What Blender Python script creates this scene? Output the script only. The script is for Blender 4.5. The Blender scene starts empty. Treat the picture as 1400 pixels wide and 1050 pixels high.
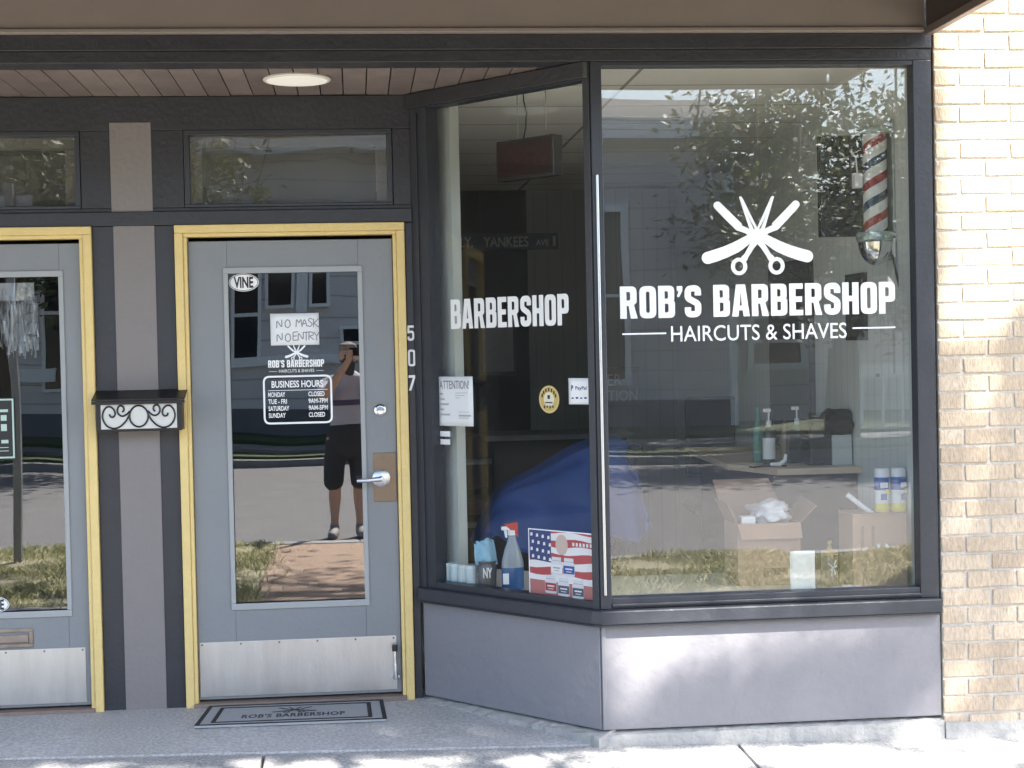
import bpy, bmesh, math, random
from mathutils import Vector, Matrix, noise
R = random.Random(7)
S = bpy.context.scene
COL = S.collection
rad = math.radians

# ---------------------------------------------------------------- camera model
CF, CVP, CROLL, CC = 2200.0, (487.0, 480.0), -0.0237, Vector((0.0, -6.4, 1.55))
_n = Vector((CVP[0]-700, -(CVP[1]-525), CF)).normalized()
_a = -(_n.x + _n.y*(-CROLL))/_n.z
_x = Vector((1, -CROLL, _a)).normalized()
_z = -_x.cross(_n)
def ray(u, v):
    d = Vector((u-700, -(v-525), CF)); return Vector((d.dot(_x), d.dot(_n), d.dot(_z)))
def PY(u, v, Y):
    r = ray(u, v); return CC + r*((Y-CC.y)/r.y)
def px(u, v, Y): return PY(u, v, Y).x
def pz(u, v, Y): return PY(u, v, Y).z
# a point seen in a mirror plane y=yg and standing at real depth Y (behind the camera)
def PR(u, v, Y, yg):
    p = PY(u, v, 2*yg-Y); return Vector((p.x, Y, p.z))

# ---------------------------------------------------------------- frames on the facade
class Frame:
    def __init__(s, o, u, n): s.o, s.u, s.n = Vector(o), Vector(u), Vector(n)
    def p(s, a, n, z):
        q = s.o + s.u*a + s.n*n; return Vector((q.x, q.y, z))
D = 0.82
_L = math.hypot(.688, D)
F0 = Frame((0, 0), (1, 0), (0, -1))
FD = Frame((0, D), (1, 0), (0, -1))
FA = Frame((.264, D), (.688/_L, -D/_L), (-D/_L, -.688/_L))
FL = Frame((-2.95, 0), (.688/_L, D/_L), (D/_L, -.688/_L))
def PA(u, v, off=0.0):
    r = ray(u, v); o = FA.o + FA.n*off
    t = ((o.x-CC.x)*FA.n.x + (o.y-CC.y)*FA.n.y)/(r.x*FA.n.x + r.y*FA.n.y)
    p = CC + r*t
    return ((p.x-FA.o.x)*FA.u.x + (p.y-FA.o.y)*FA.u.y, p.z)

# ---------------------------------------------------------------- materials
def newmat(name):
    m = bpy.data.materials.new(name); m.use_nodes = True
    nt = m.node_tree; b = nt.nodes['Principled BSDF']
    return m, nt, b
def N(nt, t, **k):
    n = nt.nodes.new(t)
    for a, v in k.items():
        if a in n.inputs.keys() if isinstance(a, str) else False: n.inputs[a].default_value = v
        else: setattr(n, a, v)
    return n
def mat(name, col, rough=.55, metal=0.0, var=.10, vs=6.0, bump=.0, bs=80.0, spec=.5, stretch=None, coat=0, wear=0, wcol=(.12, .11, .10)):
    m, nt, b = newmat(name)
    L = nt.links.new
    b.inputs['Roughness'].default_value = rough; b.inputs['Metallic'].default_value = metal
    b.inputs['Specular IOR Level'].default_value = spec; b.inputs['Coat Weight'].default_value = coat
    tc = N(nt, 'ShaderNodeTexCoord'); src = tc.outputs['Object']
    if stretch:
        mp = N(nt, 'ShaderNodeMapping'); mp.inputs['Scale'].default_value = stretch
        L(src, mp.inputs['Vector']); src = mp.outputs['Vector']
    if var:
        no = N(nt, 'ShaderNodeTexNoise'); no.inputs['Scale'].default_value = vs; no.inputs['Detail'].default_value = 6
        no.inputs['Roughness'].default_value = .65
        L(src, no.inputs['Vector'])
        mx = N(nt, 'ShaderNodeMix', data_type='RGBA')
        mx.inputs[6].default_value = tuple(max(0, c*(1-var)) for c in col)+(1,)
        mx.inputs[7].default_value = tuple(min(1, c*(1+var)) for c in col)+(1,)
        L(no.outputs['Fac'], mx.inputs[0]); out = mx.outputs[2]
        if wear:      # scuffs, splashes and chips: sparse irregular marks
            for (sc, lo, hi, k) in ((3.1, .60, .72, .55), (23, .64, .70, 1.0), (70, .66, .72, .8)):
                w_ = N(nt, 'ShaderNodeTexNoise'); w_.inputs['Scale'].default_value = sc; w_.inputs['Detail'].default_value = 8; w_.inputs['Roughness'].default_value = .75
                L(tc.outputs['Object'], w_.inputs['Vector'])
                r_ = N(nt, 'ShaderNodeMapRange'); r_.inputs[1].default_value = lo; r_.inputs[2].default_value = hi; r_.inputs[4].default_value = wear*k
                L(w_.outputs['Fac'], r_.inputs[0])
                m2 = N(nt, 'ShaderNodeMix', data_type='RGBA'); L(r_.outputs[0], m2.inputs[0]); L(out, m2.inputs[6]); m2.inputs[7].default_value = tuple(wcol)+(1,); out = m2.outputs[2]
        L(out, b.inputs['Base Color'])
        mr = N(nt, 'ShaderNodeMapRange'); mr.inputs[3].default_value = max(0, rough-.08); mr.inputs[4].default_value = min(1, rough+.1)
        L(no.outputs['Fac'], mr.inputs[0]); L(mr.outputs[0], b.inputs['Roughness'])
    else:
        b.inputs['Base Color'].default_value = tuple(col)+(1,)
    if bump:
        n2 = N(nt, 'ShaderNodeTexNoise'); n2.inputs['Scale'].default_value = bs; n2.inputs['Detail'].default_value = 4
        L(src, n2.inputs['Vector'])
        bp = N(nt, 'ShaderNodeBump'); bp.inputs['Strength'].default_value = bump; bp.inputs['Distance'].default_value = .01
        L(n2.outputs['Fac'], bp.inputs['Height']); L(bp.outputs['Normal'], b.inputs['Normal'])
    return m
def ramp(nt, stops):
    r = N(nt, 'ShaderNodeValToRGB'); e = r.color_ramp.elements
    while len(e) < len(stops): e.new(.5)
    for i, (p, c) in enumerate(stops):
        e[i].position = p; e[i].color = tuple(c)+(1,) if len(c) == 3 else c
    return r
def island(name, stops, rough=.6, bump=0, bs=60, transl=0, spec=.4, noisev=0, nscale=30, stretch=None):
    m, nt, b = newmat(name); L = nt.links.new
    g = N(nt, 'ShaderNodeNewGeometry'); r = ramp(nt, stops)
    L(g.outputs['Random Per Island'], r.inputs[0])
    out = r.outputs[0]
    tc = N(nt, 'ShaderNodeTexCoord'); src = tc.outputs['Object']
    if stretch:
        mp = N(nt, 'ShaderNodeMapping'); mp.inputs['Scale'].default_value = stretch
        L(src, mp.inputs['Vector']); src = mp.outputs['Vector']
    if noisev:
        no = N(nt, 'ShaderNodeTexNoise'); no.inputs['Scale'].default_value = nscale; no.inputs['Detail'].default_value = 5
        L(src, no.inputs['Vector'])
        mr = N(nt, 'ShaderNodeMapRange'); mr.inputs[3].default_value = 1-noisev; mr.inputs[4].default_value = 1+noisev
        mr.inputs[1].default_value = .3; mr.inputs[2].default_value = .7
        L(no.outputs['Fac'], mr.inputs[0])
        mx = N(nt, 'ShaderNodeMix', data_type='RGBA', blend_type='MULTIPLY'); mx.inputs[0].default_value = 1
        L(out, mx.inputs[6]); L(mr.outputs[0], mx.inputs[7]); out = mx.outputs[2]
    L(out, b.inputs['Base Color'])
    b.inputs['Roughness'].default_value = rough; b.inputs['Specular IOR Level'].default_value = spec
    if bump:
        n2 = N(nt, 'ShaderNodeTexNoise'); n2.inputs['Scale'].default_value = bs; n2.inputs['Detail'].default_value = 5
        L(src, n2.inputs['Vector'])
        bp = N(nt, 'ShaderNodeBump'); bp.inputs['Strength'].default_value = bump; bp.inputs['Distance'].default_value = .01
        L(n2.outputs['Fac'], bp.inputs['Height']); L(bp.outputs['Normal'], b.inputs['Normal'])
    if transl:
        t = N(nt, 'ShaderNodeBsdfTranslucent'); L(out, t.inputs['Color'])
        ms = N(nt, 'ShaderNodeMixShader'); ms.inputs[0].default_value = transl
        L(b.outputs[0], ms.inputs[1]); L(t.outputs[0], ms.inputs[2])
        L(ms.outputs[0], nt.nodes['Material Output'].inputs[0])
    return m
def glass(name, f0, tint=(1, 1, 1), wav=.0, ws=1.2, dust_haze=0):
    m = bpy.data.materials.new(name); m.use_nodes = True; nt = m.node_tree; L = nt.links.new
    nt.nodes.remove(nt.nodes['Principled BSDF'])
    tr = N(nt, 'ShaderNodeBsdfTransparent'); tr.inputs[0].default_value = tuple(tint)+(1,)
    gl = N(nt, 'ShaderNodeBsdfGlossy'); gl.inputs['Roughness'].default_value = .0
    lw = N(nt, 'ShaderNodeLayerWeight'); lw.inputs[0].default_value = .5
    pw = N(nt, 'ShaderNodeMath', operation='POWER'); pw.inputs[1].default_value = 5
    L(lw.outputs['Facing'], pw.inputs[0])
    ma = N(nt, 'ShaderNodeMath', operation='MULTIPLY_ADD'); ma.inputs[1].default_value = 1-f0; ma.inputs[2].default_value = f0
    L(pw.outputs[0], ma.inputs[0])
    ms = N(nt, 'ShaderNodeMixShader')
    L(ma.outputs[0], ms.inputs[0]); L(tr.outputs[0], ms.inputs[1]); L(gl.outputs[0], ms.inputs[2])
    fin = ms.outputs[0]
    if dust_haze:      # a thin film of dust and smears; pale haze added to lighten the pane
        df = N(nt, 'ShaderNodeBsdfDiffuse'); df.inputs[0].default_value = (.8, .79, .76, 1)
        t2 = N(nt, 'ShaderNodeTexCoord'); mp = N(nt, 'ShaderNodeMapping'); mp.inputs['Scale'].default_value = (1.5, 1.5, .8); L(t2.outputs['Object'], mp.inputs['Vector'])
        n2 = N(nt, 'ShaderNodeTexNoise'); n2.inputs['Scale'].default_value = 2.5; n2.inputs['Detail'].default_value = 7; n2.inputs['Roughness'].default_value = .7; L(mp.outputs[0], n2.inputs['Vector'])
        m2 = N(nt, 'ShaderNodeMapRange'); m2.inputs[1].default_value = .3; m2.inputs[2].default_value = .7; m2.inputs[3].default_value = dust_haze*.6; m2.inputs[4].default_value = dust_haze*1.4; L(n2.outputs['Fac'], m2.inputs[0])
        mb2 = N(nt, 'ShaderNodeMixShader'); L(m2.outputs[0], mb2.inputs[0]); L(fin, mb2.inputs[1]); L(df.outputs[0], mb2.inputs[2]); fin = mb2.outputs[0]
    L(fin, nt.nodes['Material Output'].inputs[0])
    if wav:
        tc = N(nt, 'ShaderNodeTexCoord')
        no = N(nt, 'ShaderNodeTexNoise'); no.inputs['Scale'].default_value = ws; no.inputs['Detail'].default_value = 1
        L(tc.outputs['Object'], no.inputs['Vector'])
        bp = N(nt, 'ShaderNodeBump'); bp.inputs['Strength'].default_value = 1; bp.inputs['Distance'].default_value = wav
        L(no.outputs['Fac'], bp.inputs['Height']); L(bp.outputs['Normal'], gl.inputs['Normal'])
    return m

M = {}
M['char'] = mat('charcoal_paint', (.030, .0305, .036), .42, var=.2, vs=9, bump=.3, bs=40, wear=.3, wcol=(.09, .085, .08))
M['char_in'] = mat('charcoal_frame', (.036, .039, .049), .38, var=.2, vs=12, bump=.15, bs=50, wear=.3, wcol=(.12, .12, .125))
M['taupe'] = mat('taupe_paint', (.215, .195, .19), .6, var=.08, vs=5, bump=.35, bs=45, wear=.22)
M['bulk'] = mat('bulkhead_paint', (.228, .222, .24), .5, var=.08, vs=4, bump=.4, bs=22, wear=.35)
M['fascia'] = mat('fascia_metal', (.225, .19, .174), .48, var=.12, vs=2.2, bump=.2, bs=9, wear=.25, wcol=(.16, .12, .09))
M['soffit'] = island('soffit_boards', [(0, (.19, .152, .138)), (1, (.25, .205, .188))], .6, .2, 40, noisev=.12, nscale=8)
M['yellow'] = mat('yellow_paint', (.74, .565, .235), .5, var=.09, vs=14, bump=.45, bs=70, wear=.28, wcol=(.30, .20, .08))
M['door'] = mat('grey_door_paint', (.218, .230, .242), .42, var=.07, vs=5, bump=.18, bs=50, wear=.18)
M['steel'] = mat('brushed_steel', (.62, .60, .575), .36, .85, var=.22, vs=6, bump=.10, bs=90, stretch=(2.2, 1, .35), wear=.28, wcol=(.30, .28, .26))
M['chrome'] = mat('chrome', (.8, .8, .8), .12, 1, var=.04)
M['alu'] = mat('aluminium_trim', (.62, .63, .66), .3, 1, var=.08, vs=30)
M['brass'] = mat('aged_bronze_plate', (.22, .17, .12), .4, .8, var=.2, vs=20)
M['white'] = mat('white_vinyl', (.86, .86, .86), .45, var=.02)
M['paper'] = mat('white_paper', (.78, .79, .80), .7, var=.03, vs=10)
M['ink'] = mat('black_ink', (.02, .02, .022), .6, var=0)
M['greyink'] = mat('grey_ink', (.22, .22, .23), .6, var=0)
M['black'] = mat('black_metal', (.012, .011, .011), .4, var=.2, vs=20)
M['blackp'] = mat('black_plastic', (.018, .018, .02), .35, var=.1)
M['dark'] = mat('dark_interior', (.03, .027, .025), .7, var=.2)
M['lamp'] = mat('lamp_housing', (.8, .78, .74), .4, var=.02)
M['wallw'] = mat('white_panelling', (.62, .66, .64), .5, var=.05, vs=5)
M['rough_conc'] = mat('rough_footing', (.40, .39, .37), .85, var=.3, vs=18, bump=1.0, bs=28)
M['wood'] = mat('pale_wood', (.72, .55, .38), .5, var=.2, vs=6, stretch=(1, 8, 8))
M['dwood'] = mat('dark_wood', (.05, .032, .022), .5, var=.25, vs=8)
M['card'] = mat('cardboard', (.42, .275, .185), .8, var=.08, vs=8)
M['card2'] = mat('cardboard_inside', (.28, .18, .12), .8, var=.08)
M['blue'] = mat('blue_cape_nylon', (.036, .125, .48), .42, var=.15, vs=5, bump=.5, bs=9)
M['green_b'] = mat('green_bottle', (.10, .28, .24), .25, var=.1)
M['skin'] = mat('skin', (.60, .37, .27), .5, var=.08, vs=20)
M['shirt'] = mat('lavender_shirt', (.50, .48, .56), .8, var=.08, vs=10, bump=.3, bs=25)
M['shirtd'] = mat('shirt_band', (.12, .10, .18), .8, var=.08)
M['shorts'] = mat('black_shorts', (.05, .05, .056), .85, var=.15, bump=.3, bs=20)
M['shoe'] = mat('grey_sneaker', (.28, .26, .25), .7, var=.2)
M['hair'] = mat('grey_brown_hair', (.30, .25, .21), .7, var=.3, vs=40)
M['siding'] = mat('grey_siding', (.27, .265, .28), .7, var=.07, vs=2)
M['trim'] = mat('white_house_trim', (.80, .84, .88), .6, var=.04)
M['roof'] = mat('roof_shingle', (.07, .07, .075), .9, var=.3, vs=10)
M['bark'] = mat('bark', (.11, .085, .06), .9, var=.3, vs=9, bump=1, bs=20, stretch=(1, 1, .25))
M['leaf'] = island('street_tree_leaf', [(0, (.05, .075, .022)), (.5, (.09, .125, .035)), (1, (.18, .21, .06))], .45, transl=.35)
M['leafd'] = island('far_tree_leaf', [(0, (.07, .085, .045)), (1, (.15, .165, .09))], .5, transl=.25)
M['grassb'] = island('grass_blade', [(0, (.15, .18, .07)), (.45, (.37, .37, .20)), (1, (.74, .68, .48))], .6, transl=.5)
M['brick'] = island('buff_brick', [(0, (.43, .34, .255)), (.3, (.48, .385, .29)), (.7, (.51, .415, .315)), (1, (.55, .455, .355))],
                    .88, .6, 75, noisev=.16, nscale=55, stretch=(1.6, 1, .6))
M['mortar'] = mat('mortar', (.52, .49, .44), .9, var=.15, vs=30, bump=.8, bs=60)
M['g_front'] = glass('window_glass', .09, (.97, .98, .975), wav=.0016, dust_haze=.016)
M['g_ang'] = glass('angled_window_glass', .042, (.97, .98, .975), dust_haze=.006)
M['g_door'] = glass('door_glass', .14, (.80, .82, .82), wav=.0012, ws=1.5)
M['g_tr'] = glass('transom_glass', .06, (.8, .8, .78), wav=.0009, ws=3, dust_haze=.04)
M['g_house'] = mat('far_window_pane', (.025, .028, .035), .06, var=0)

def concrete(name, c0, c1, speck, scale=1.0, rough=.85, bump=.4):
    m, nt, b = newmat(name); L = nt.links.new
    tc = N(nt, 'ShaderNodeTexCoord')
    n1 = N(nt, 'ShaderNodeTexNoise'); n1.inputs['Scale'].default_value = 2.2*scale; n1.inputs['Detail'].default_value = 9; n1.inputs['Roughness'].default_value = .7
    n2 = N(nt, 'ShaderNodeTexNoise'); n2.inputs['Scale'].default_value = 90*scale; n2.inputs['Detail'].default_value = 3
    L(tc.outputs['Object'], n1.inputs['Vector']); L(tc.outputs['Object'], n2.inputs['Vector'])
    r = ramp(nt, [(.3, c0), (.7, c1)]); L(n1.outputs['Fac'], r.inputs[0])
    r2 = ramp(nt, [(.42, (1-speck,)*3), (.6, (1, 1, 1))]); L(n2.outputs['Fac'], r2.inputs[0])
    mx = N(nt, 'ShaderNodeMix', data_type='RGBA', blend_type='MULTIPLY'); mx.inputs[0].default_value = 1
    L(r.outputs[0], mx.inputs[6]); L(r2.outputs[0], mx.inputs[7]); L(mx.outputs[2], b.inputs['Base Color'])
    b.inputs['Roughness'].default_value = rough
    bp = N(nt, 'ShaderNodeBump'); bp.inputs['Strength'].default_value = bump; bp.inputs['Distance'].default_value = .006
    L(n2.outputs['Fac'], bp.inputs['Height']); L(bp.outputs['Normal'], b.inputs['Normal'])
    return m
M['walk'] = concrete('sidewalk_concrete', (.33, .33, .325), (.47, .465, .455), .38)
M['terr'] = concrete('terrazzo', (.46, .455, .45), (.56, .555, .55), .30, .8, .6, .12)
M['asph'] = concrete('asphalt', (.17, .162, .165), (.22, .21, .212), .45)
M['path'] = concrete('worn_path', (.35, .235, .17), (.48, .335, .245), .35)
M['soil'] = concrete('soil', (.34, .30, .18), (.50, .45, .30), .4)
M['lawn'] = concrete('lawn', (.045, .07, .025), (.08, .11, .035), .5)
M['mat'] = mat('doormat_pile', (.36, .37, .38), .95, var=.12, vs=40, bump=.6, bs=150)
M['matb'] = mat('doormat_black', (.02, .02, .022), .95, var=.2, bump=.6, bs=150)

def stripes():
    m, nt, b = newmat('barber_stripes'); L = nt.links.new
    tc = N(nt, 'ShaderNodeTexCoord'); sx = N(nt, 'ShaderNodeSeparateXYZ'); L(tc.outputs['Object'], sx.inputs[0])
    at = N(nt, 'ShaderNodeMath', operation='ARCTAN2'); L(sx.outputs[1], at.inputs[0]); L(sx.outputs[0], at.inputs[1])
    dv = N(nt, 'ShaderNodeMath', operation='DIVIDE'); L(at.outputs[0], dv.inputs[0]); dv.inputs[1].default_value = 2*math.pi
    zz = N(nt, 'ShaderNodeMath', operation='MULTIPLY'); L(sx.outputs[2], zz.inputs[0]); zz.inputs[1].default_value = -1/.168
    ad = N(nt, 'ShaderNodeMath', operation='ADD'); L(dv.outputs[0], ad.inputs[0]); L(zz.outputs[0], ad.inputs[1])
    fr = N(nt, 'ShaderNodeMath', operation='FRACT'); L(ad.outputs[0], fr.inputs[0])
    W = (.82, .82, .8); r = ramp(nt, [(0, W), (.27, (.34, .015, .02)), (.5, W), (.77, (.02, .05, .12))])
    r.color_ramp.interpolation = 'CONSTANT'; L(fr.outputs[0], r.inputs[0]); L(r.outputs[0], b.inputs['Base Color'])
    b.inputs['Roughness'].default_value = .15
    return m
M['pole'] = stripes()

def boards(name, c, pitch, axis, groove=.25):
    """paint with grooves every pitch metres along one object axis"""
    m, nt, b = newmat(name); L = nt.links.new
    tc = N(nt, 'ShaderNodeTexCoord'); sx = N(nt, 'ShaderNodeSeparateXYZ'); L(tc.outputs['Object'], sx.inputs[0])
    dv = N(nt, 'ShaderNodeMath', operation='DIVIDE'); L(sx.outputs[axis], dv.inputs[0]); dv.inputs[1].default_value = pitch
    fr = N(nt, 'ShaderNodeMath', operation='FRACT'); L(dv.outputs[0], fr.inputs[0])
    r = ramp(nt, [(0, tuple(x*groove for x in c)), (.06, c), (.95, c), (1, tuple(x*groove for x in c))]); L(fr.outputs[0], r.inputs[0])
    L(r.outputs[0], b.inputs['Base Color']); b.inputs['Roughness'].default_value = .5
    bp = N(nt, 'ShaderNodeBump'); bp.inputs['Strength'].default_value = .6; bp.inputs['Distance'].default_value = .01
    L(r.outputs[0], bp.inputs['Height']); L(bp.outputs['Normal'], b.inputs['Normal'])
    return m
M['wains'] = boards('white_grooved_panelling', (.76, .79, .77), .1, 1, .75)
M['backw'] = boards('grey_grooved_panelling', (.27, .27, .255), .1, 0, .78)
M['lap'] = boards('lap_siding', (.62, .61, .63), .36, 2, .45)

# ---------------------------------------------------------------- mesh builder
ORG = {}
class MB:
    def __init__(s): s.v, s.f, s.m = [], [], []
    def add(s, vs, fs, mi=0):
        k = len(s.v); s.v += [Vector(v) for v in vs]
        for f in fs: s.f.append([k+i for i in f]); s.m.append(mi)
        return s
    def hexa(s, c, mi=0):   # 8 corners: bottom 4 (ccw), top 4
        return s.add(c, [(3, 2, 1, 0), (4, 5, 6, 7), (0, 1, 5, 4), (1, 2, 6, 5), (2, 3, 7, 6), (3, 0, 4, 7)], mi)
    def box(s, x0, x1, y0, y1, z0, z1, mi=0):
        return s.hexa([(x0, y0, z0), (x1, y0, z0), (x1, y1, z0), (x0, y1, z0), (x0, y0, z1), (x1, y0, z1), (x1, y1, z1), (x0, y1, z1)], mi)
    def fb(s, F, a0, a1, n0, n1, z0, z1, mi=0):
        return s.hexa([F.p(a0, n1, z0), F.p(a1, n1, z0), F.p(a1, n0, z0), F.p(a0, n0, z0),
                       F.p(a0, n1, z1), F.p(a1, n1, z1), F.p(a1, n0, z1), F.p(a0, n0, z1)], mi)
    def prism(s, pts, z0, z1, mi=0):     # plan polygon ccw
        n = len(pts)
        vs = [(p[0], p[1], z0) for p in pts]+[(p[0], p[1], z1) for p in pts]
        fs = [tuple(range(n-1, -1, -1)), tuple(range(n, 2*n))]+[(i, (i+1) % n, n+(i+1) % n, n+i) for i in range(n)]
        return s.add(vs, fs, mi)
    def xprism(s, yz, x0, x1, mi=0):
        n = len(yz)
        vs = [(x0, p[0], p[1]) for p in yz]+[(x1, p[0], p[1]) for p in yz]
        fs = [tuple(range(n-1, -1, -1)), tuple(range(n, 2*n))]+[(i, (i+1) % n, n+(i+1) % n, n+i) for i in range(n)]
        return s.add(vs, fs, mi)
    def tube(s, pts, r, n=8, mi=0, cap=True):
        pts = [Vector(p) for p in pts]; rs = r if isinstance(r, (list, tuple)) else [r]*len(pts)
        k = len(s.v); up = Vector((0, 0, 1)); prev = None
        for i, p in enumerate(pts):
            t = (pts[min(i+1, len(pts)-1)]-pts[max(i-1, 0)])
            t = t.normalized() if t.length > 1e-9 else Vector((0, 0, 1))
            if prev is None:
                a = t.cross(up)
                if a.length < .1: a = t.cross(Vector((1, 0, 0)))
            else: a = prev - t*prev.dot(t)
            a.normalize(); prev = a; b = t.cross(a)
            for j in range(n):
                an = 2*math.pi*j/n
                s.v.append(p + (a*math.cos(an)+b*math.sin(an))*rs[i])
        for i in range(len(pts)-1):
            for j in range(n):
                s.f.append([k+i*n+j, k+i*n+(j+1) % n, k+(i+1)*n+(j+1) % n, k+(i+1)*n+j]); s.m.append(mi)
        if cap:
            s.f.append([k+j for j in range(n-1, -1, -1)]); s.m.append(mi)
            s.f.append([k+(len(pts)-1)*n+j for j in range(n)]); s.m.append(mi)
        return s
    def lathe(s, prof, c, n=24, axis='z', mi=0, sx=1, sy=1):  # prof: [(r, h)]
        k = len(s.v); c = Vector(c)
        for (r, h) in prof:
            for j in range(n):
                a = 2*math.pi*j/n; u, v = r*math.cos(a)*sx, r*math.sin(a)*sy
                s.v.append(c + (Vector((u, v, h)) if axis == 'z' else Vector((u, -h, v)) if axis == 'y' else Vector((h, u, v))))
        m = len(prof)
        for i in range(m-1):
            for j in range(n):
                s.f.append([k+i*n+j, k+i*n+(j+1) % n, k+(i+1)*n+(j+1) % n, k+(i+1)*n+j]); s.m.append(mi)
        s.f.append([k+j for j in range(n-1, -1, -1)]); s.m.append(mi)
        s.f.append([k+(m-1)*n+j for j in range(n)]); s.m.append(mi)
        return s
    def flat(s, me, F, a0, z0, w, h, n, mi=0, shear=0.0, fit=True):
        """2-D glyph mesh (verts, faces) fitted into a rectangle on a frame"""
        vs, fs = me
        x0 = min(v[0] for v in vs); x1 = max(v[0] for v in vs); y0 = min(v[1] for v in vs); y1 = max(v[1] for v in vs)
        kx = w/(x1-x0); ky = h/(y1-y0) if h else kx
        return s.add([F.p(a0+(v[0]-x0)*kx + (v[1]-y0)*ky*shear, n, z0+(v[1]-y0)*ky) for v in vs], fs, mi)
    def build(s, name, m, parent=None, smooth=False, bevel=0.0, org=None, angle=35):
        o0 = Vector(org) if org is not None else (ORG[parent.name] if parent else Vector((0, 0, 0)))
        me = bpy.data.meshes.new(name)
        me.from_pydata([v-o0 for v in s.v], [], s.f)
        ms = m if isinstance(m, list) else [m]
        for q in ms: me.materials.append(q)
        if len(ms) > 1: me.polygons.foreach_set('material_index', s.m)
        bm = bmesh.new(); bm.from_mesh(me)
        if len(bm.faces) < 60000: bmesh.ops.recalc_face_normals(bm, faces=bm.faces)
        bm.to_mesh(me); bm.free()
        if smooth: me.polygons.foreach_set('use_smooth', [True]*len(me.polygons))
        me.update()
        o = bpy.data.objects.new(name, me); COL.objects.link(o)
        if parent:
            o.parent = parent; o.location = o0-ORG[parent.name]
        else: o.location = o0
        ORG[o.name] = o0
        if bevel:
            b = o.modifiers.new('bevel', 'BEVEL'); b.width = bevel; b.segments = 2; b.limit_method = 'ANGLE'; b.angle_limit = rad(40)
        if smooth and angle:
            e = o.modifiers.new('edge', 'EDGE_SPLIT'); e.split_angle = rad(angle)
        return o
def tag(o, label=None, cat=None, group=None, kind=None):
    if label: o['label'] = label
    if cat: o['category'] = cat
    if group: o['group'] = group
    if kind: o['kind'] = kind
    return o
def thing(name, loc, label, cat, group=None):
    o = bpy.data.objects.new(name, None); COL.objects.link(o); o.location = loc; o.empty_display_size = .1
    ORG[o.name] = Vector(loc); return tag(o, label, cat, group)

# ---------------------------------------------------------------- lettering
def curve_mesh(loops):
    cu = bpy.data.curves.new('glyphs', 'CURVE'); cu.dimensions = '2D'; cu.fill_mode = 'BOTH'
    for lp in loops:
        sp = cu.splines.new('POLY'); sp.points.add(len(lp)-1)
        for i, p in enumerate(lp): sp.points[i].co = (p[0], p[1], 0, 1)
        sp.use_cyclic_u = True
    return _take(cu)
def _take(cu):
    o = bpy.data.objects.new('glyphs', cu); COL.objects.link(o)
    dg = bpy.context.evaluated_depsgraph_get()
    me = bpy.data.meshes.new_from_object(o.evaluated_get(dg))
    r = ([tuple(v.co[:2]) for v in me.vertices], [tuple(p.vertices) for p in me.polygons])
    bpy.data.objects.remove(o); bpy.data.meshes.remove(me); bpy.data.curves.remove(cu)
    return r
def font_mesh(txt, bold=0.0, sp=1.0):
    cu = bpy.data.curves.new('txt', 'FONT'); cu.body = txt; cu.offset = bold; cu.space_character = sp; cu.resolution_u = 4
    return _take(cu)
def rnd(pts, seg=5):
    """polygon corners (x, y[, r]) -> polygon with rounded corners"""
    out = []; n = len(pts)
    for i in range(n):
        p = Vector(pts[i][:2]); r = pts[i][2] if len(pts[i]) > 2 else 0
        if r <= 0: out.append(tuple(p)); continue
        a = Vector(pts[i-1][:2])-p; b = Vector(pts[(i+1) % n][:2])-p
        la, lb = a.length, b.length; a.normalize(); b.normalize()
        an = a.angle(b); t = min(r/math.tan(an/2), la*.5, lb*.5)
        p0, p1 = p+a*t, p+b*t
        for k in range(seg+1):
            q = k/seg; out.append(tuple(p0*(1-q)**2 + p*2*q*(1-q) + p1*q*q))
    return out
def stroke(pts, s, seg=6, taper=None):
    """outline of an open centre line of thickness s (corners rounded with their own r)"""
    c = []; n = len(pts)
    for i, p in enumerate(pts):
        q = Vector(p[:2]); r = p[2] if len(p) > 2 else 0
        if i in (0, n-1) or r <= 0: c.append(q); continue
        a = Vector(pts[i-1][:2])-q; b = Vector(pts[i+1][:2])-q
        la, lb = a.length, b.length; a.normalize(); b.normalize()
        an = a.angle(b); t = min(r/math.tan(an/2), la*.5, lb*.5)
        for k in range(seg+1):
            w = k/seg; c.append((q+a*t)*(1-w)**2 + q*2*w*(1-w) + (q+b*t)*w*w)
    Lf, Rt = [], []
    for i, p in enumerate(c):
        d0 = (p-c[i-1]).normalized() if i else None; d1 = (c[i+1]-p).normalized() if i < len(c)-1 else None
        d = d0 if d1 is None else d1 if d0 is None else (d0+d1).normalized()
        k = 1.0 if d0 is None or d1 is None else 1/max(.4, d.dot(d1))
        h = (s if taper is None else s*(taper[0]+(taper[1]-taper[0])*i/(len(c)-1)))/2*k
        nn = Vector((-d.y, d.x)); Lf.append(tuple(p+nn*h)); Rt.append(tuple(p-nn*h))
    return Lf+Rt[::-1]
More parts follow.
